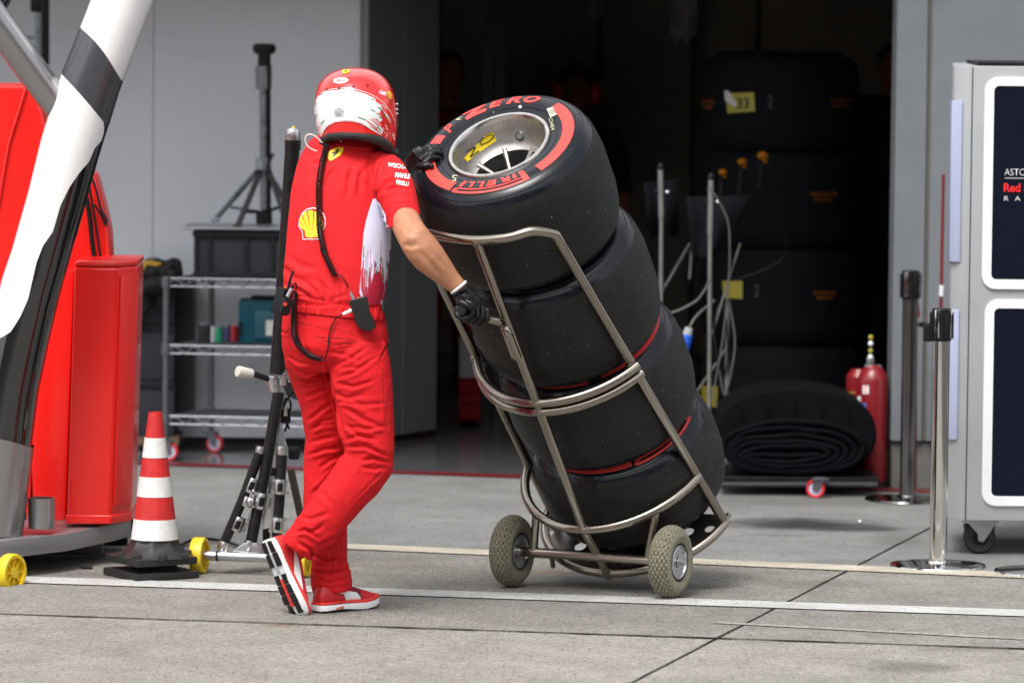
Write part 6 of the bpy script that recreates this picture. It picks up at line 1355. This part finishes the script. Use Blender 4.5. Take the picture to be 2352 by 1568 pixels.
t1_, Q1, s1_, _ = simple_person('person in black shirt and red ear defenders standing in the dark garage', 1325, 162, 24.3, BSH, BSH, back=False)
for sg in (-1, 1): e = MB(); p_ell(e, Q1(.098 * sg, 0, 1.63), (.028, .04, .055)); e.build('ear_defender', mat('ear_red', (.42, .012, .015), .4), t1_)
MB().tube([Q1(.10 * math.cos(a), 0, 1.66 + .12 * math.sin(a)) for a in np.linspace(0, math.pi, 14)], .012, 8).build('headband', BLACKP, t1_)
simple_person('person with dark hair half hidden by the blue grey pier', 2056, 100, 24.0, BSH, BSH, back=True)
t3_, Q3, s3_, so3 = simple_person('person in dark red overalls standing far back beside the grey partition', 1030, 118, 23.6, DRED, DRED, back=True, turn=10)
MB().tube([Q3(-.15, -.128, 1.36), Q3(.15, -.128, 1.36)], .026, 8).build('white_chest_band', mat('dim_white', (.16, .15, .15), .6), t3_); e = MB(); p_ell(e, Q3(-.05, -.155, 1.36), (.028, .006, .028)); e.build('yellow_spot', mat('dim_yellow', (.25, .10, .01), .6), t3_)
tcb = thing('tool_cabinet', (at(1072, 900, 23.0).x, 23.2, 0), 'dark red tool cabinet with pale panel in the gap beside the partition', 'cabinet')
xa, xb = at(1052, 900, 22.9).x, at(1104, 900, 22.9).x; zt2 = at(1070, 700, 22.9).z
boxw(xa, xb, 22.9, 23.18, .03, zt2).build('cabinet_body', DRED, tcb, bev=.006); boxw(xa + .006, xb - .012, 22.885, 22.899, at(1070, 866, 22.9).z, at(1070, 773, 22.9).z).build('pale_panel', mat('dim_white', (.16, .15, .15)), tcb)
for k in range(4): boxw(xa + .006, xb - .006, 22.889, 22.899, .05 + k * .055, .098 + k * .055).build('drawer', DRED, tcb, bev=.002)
# ================================================================ right: cabinet, stanchions, red rod
CABG = mat('silver_grey_cabinet', (.34, .348, .36), .4, .1, var=[(3, .04)], spec=.4); NAVY = mat('navy_panel', (.003, .005, .014), .5, spec=.12); WFR = mat('white_panel_frame', (.74, .74, .74), .4); LAV = mat('lavender_light_bar', (.36, .39, .54), .35)
YC = 18.05
cab = thing('flight_cabinet', onz(2300, 1272), 'tall silver cabinet with navy panels and team lettering on swivel casters at the right edge', 'cabinet')
z0c, z1c = at(2230, 1195, YC).z, at(2235, 152, YC).z; xl = at(2227, 700, YC).x; xs_ = at(2183, 700, YC).x
boxw(xl, xl + 1.1, YC, YC + .62, z0c, z1c).build('cabinet_body', CABG, cab, bev=.006)
# rounded side post
pts = [(xl - .003, YC + .004), (xl - .018, YC + .006), (xl - .045, YC + .020), (xs_ + .004, YC + .045), (xs_, YC + .075), (xs_ + .048, YC + .6), (xl - .003, YC + .6)]
MB().prism([(x, y, z0c) for x, y in pts], (0, 0, z1c - z0c)).build('corner_post', CABG, cab, bev=.003)
for ya, yb in ((232, 602), (712, 1010)):
    za, zb_ = at(2190, yb, YC).z, at(2190, ya, YC).z; MB().prism([(xs_ - .006, YC + .075, za), (xs_ - .004, YC + .028, za), (xs_ + .014, YC + .012, za), (xs_ + .033, YC + .008, za), (xs_ + .033, YC + .05, za)], (0, 0, zb_ - za)).build('light_bar', LAV, cab, bev=.004)
boxw(xl + .02, xl + 1.0, YC + .05, YC + .5, z1c + .001, z1c + .012).build('top_tray', BLACKP, cab)
def rr3(x0, y0, x1, y1, r, Y):
    a, b = at(x0, y1, Y), at(x1, y0, Y); return rrect(a.x, a.z, b.x, b.z, r / pxm(Y), 6)
def panel_set(yt, yb):
    o_ = rr3(2254, yt, 2680, yb, 32, YC); i_ = rr3(2276, yt + 21, 2660, yb - 22, 12, YC)
    me = flat(o_, [i_], .012); me.transform(Matrix.Translation((0, YC - .004, 0)) @ Matrix.Rotation(R(90), 4, 'X')); link('panel_frame', me, WFR, cab, smooth=False)
    bmf = bmesh.new(); bmf.from_mesh(me); bmf.free()
    me = flat(i_, [], .004); me.transform(Matrix.Translation((0, YC - .004, 0)) @ Matrix.Rotation(R(90), 4, 'X')); link('navy_panel', me, NAVY, cab, smooth=False)
panel_set(180, 663); panel_set(690, 1160)
def wall_text(t, x, y, hpx, m, bold=0, space=1, sx=1, Y=YC - .0085, nm='lettering'):
    me = text_mesh(t, 1, bold, space); p = at(x, y, Y); k = hpx / pxm(Y) / .7
    me.transform(Matrix.Translation((p.x, Y, p.z)) @ Matrix.Rotation(R(90), 4, 'X') @ Matrix.Diagonal((k * sx, k, 1, 1))); return link(nm, me, m, cab, smooth=False)
LW = mat('white_lettering', (.6, .6, .6), .5)
wall_text('ASTON MARTIN', 2307, 403, 16, LW, -.008, 1.0, .85); MB().box((at(2307, 409, YC).x + .16, YC - .0085, at(2307, 409, YC).z), (.32, .001, .0022)).build('rule', LW, cab)
wall_text('Red Bull', 2304, 440, 19, mat('red_lettering', (.75, .012, .02), .5), .03, .98, .95); wall_text('RACING', 2305, 461, 11, LW, 0, 2.4, 1.25)
CCS = mat('caster_zinc', (.42, .44, .44), .35, .8); 
def big_caster(px, Y):
    q_ = at(px, 1230, Y); b = V((q_.x, Y, 0)); MB().box(b + V((.0, 0, z0c - .008)), (.13, .1, .012), None, .002).build('caster_plate', CCS, cab)
    w_ = MB().lathe([(.030, -.019), (.050, -.021), (.058, -.012), (.058, .012), (.050, .021), (.030, .019)], frame((b.x, b.y, .058), (0.1, -1, 0)), 40, closed=True).build('caster', mat('black_caster_rubber', (.012,) * 3, .55), cab)
    MB().lathe([(.001, .016), (.030, .016), (.030, -.016), (.001, -.016)], frame((b.x, b.y, .058), (.1, -1, 0)), 32).build('caster_core', BLACKP, w_)
    for sg in (-1, 1): MB().prism([(b.x - .045, Y + sg * .027, z0c - .014), (b.x + .06, Y + sg * .027, z0c - .014), (b.x + .022, Y + sg * .027, .058), (b.x + .012, Y + sg * .027, .044), (b.x - .006, Y + sg * .027, .05), (b.x - .008, Y + sg * .027, .075)], (0, .003 * sg, 0)).build('fork', CCS, w_, bev=.001)
    MB().tube([(b.x + .006, Y - .036, .058), (b.x + .006, Y + .036, .058)], .006, 12).build('bolt', CCS, w_)
big_caster(2249, YC + .09); big_caster(2560, YC + .09); big_caster(2249, YC + .5)
def stanchion(px, py, Yh_, label, red=False, full=True, bot=None):
    CHROME = mat('dark_chrome', (.22, .21, .21), .12, 1) if red else MATS['chrome']  # far stanchion: dark reflections of its surroundings put into the chrome colour
    b = onz(px, py); t = thing('stanchion', b, label, 'stanchion', 'chrome queue stanchions'); P_ = pxm(b.y)
    disc = MB().lathe([(.001, .0), (.168, .0), (.170, .004), (.168, .008), (.12, .013), (.045, .016), (.04, .022), (.001, .022)], Matrix.Translation(b), 64).build('base_disc', CHROME, t)
    MB().lathe([(.031, .016), (.031, .86), (.029, .862)], Matrix.Translation(b), 36).build('post', CHROME, t)
    MB().lathe([(.0325, .80), (.0345, .802), (.0345, .912), (.032, .915), (.001, .915)], Matrix.Translation(b), 32).build('head', BLACKP, t)
    MB().lathe([(.0352, .80), (.0352, .905)], Matrix.Translation(b), 8)
    for a in (20, 110, 200, 290):
        d = V((math.cos(R(a)), math.sin(R(a)), 0)); MB().box(b + d * .036 + V((0, 0, .855)), (.016, .016, .095), Matrix.Rotation(R(a), 3, 'Z'), .002).build('belt_slot', BLACKP, t)
    for a in (240, 335): d = V((math.cos(R(a)), math.sin(R(a)), 0)); MB().box(b + d * .034 + V((0, 0, .862)), (.010, .018, .10), Matrix.Rotation(R(a), 3, 'Z'), .002).build('chrome_rib', CHROME, t)
    if red: 
        o_ = [(6, 640), (20, 650), (26, 700), (30, 735), (16, 742), (10, 700)]; MB().prism([at(2086 + x - 2, y - 8, b.y + .02) for x, y in o_], (0, .025, 0)).build('belt_tail', CR_, t, bev=.003); MB().tube([at(2102, 640, b.y + .05), at(2100, 1120, b.y + .05)], .010, 8).build('red_backing_post', mat('dim_red', (.2, .01, .015), .4), t)
        MB().box(b + V((0.048, .0, .70)), (.028, .02, .02), None, .004).build('belt_clip', BLACKP, t)
    else: MB().box(b + V((-.048, .0, .83)), (.03, .03, .065), None, .006).build('belt_clip', BLACKP, t)
    return t
stanchion(2154, 1300, 0, 'shiny chrome stanchion with black head and round base in front of the silver cabinet')
stanchion(2084, 1148, 0, 'chrome stanchion with a red belt tail standing farther back by the pier', red=True)
stanchion(2394, 1314, 0, 'stanchion whose chrome base just shows at the lower right corner by the cabinet')
rp = thing('red_rod', onz(2168, 1130), 'thin red rod with a white tape leaning between the pier and the silver cabinet', 'rod')
MB().tube([at(2167, 400, 20.0), at(2161, 720, 20.0), V((at(2158, 1000, 20.0).x, 20.0, 0))], .0065, 12).build('rod', mat('dull_red_rod', (.17, .008, .012), .5), rp); MB().tube([at(2162.6, 655, 19.998), at(2162, 680, 19.998)], .0092, 12).build('tape', WHITEM, rp)
# small litter on the ground
for k, (x, y, w_, lb) in enumerate(((200, 1301, 10, 'small black rag scrap on the ground by the white line left of the cone'), (1974, 1196, 3, 'tiny white scrap on the ground behind the trolley'), (468, 1303, 6, 'small dark crumb on the ground by the yellow wheel'))):
    p = onz(x, y, .006); mb = MB(); 
    for j in range(4): p_ell(mb, p + V((random.uniform(-1, 1) * w_ / 700, random.uniform(-1, 1) * .02, 0)), (w_ / 900, .015, .004))
    o = mb.build('litter', BLACKF if k != 1 else WHITEM); tag(o, lb, 'litter')
bpy.context.view_layer.update()
for o in bpy.data.objects:
    if o.name.startswith('streak_print'): o['kind'] = 'stuff'
    if o.get('label') and not (4 <= len(o['label'].split()) <= 16): print('LABEL', len(o['label'].split()), o['label'])
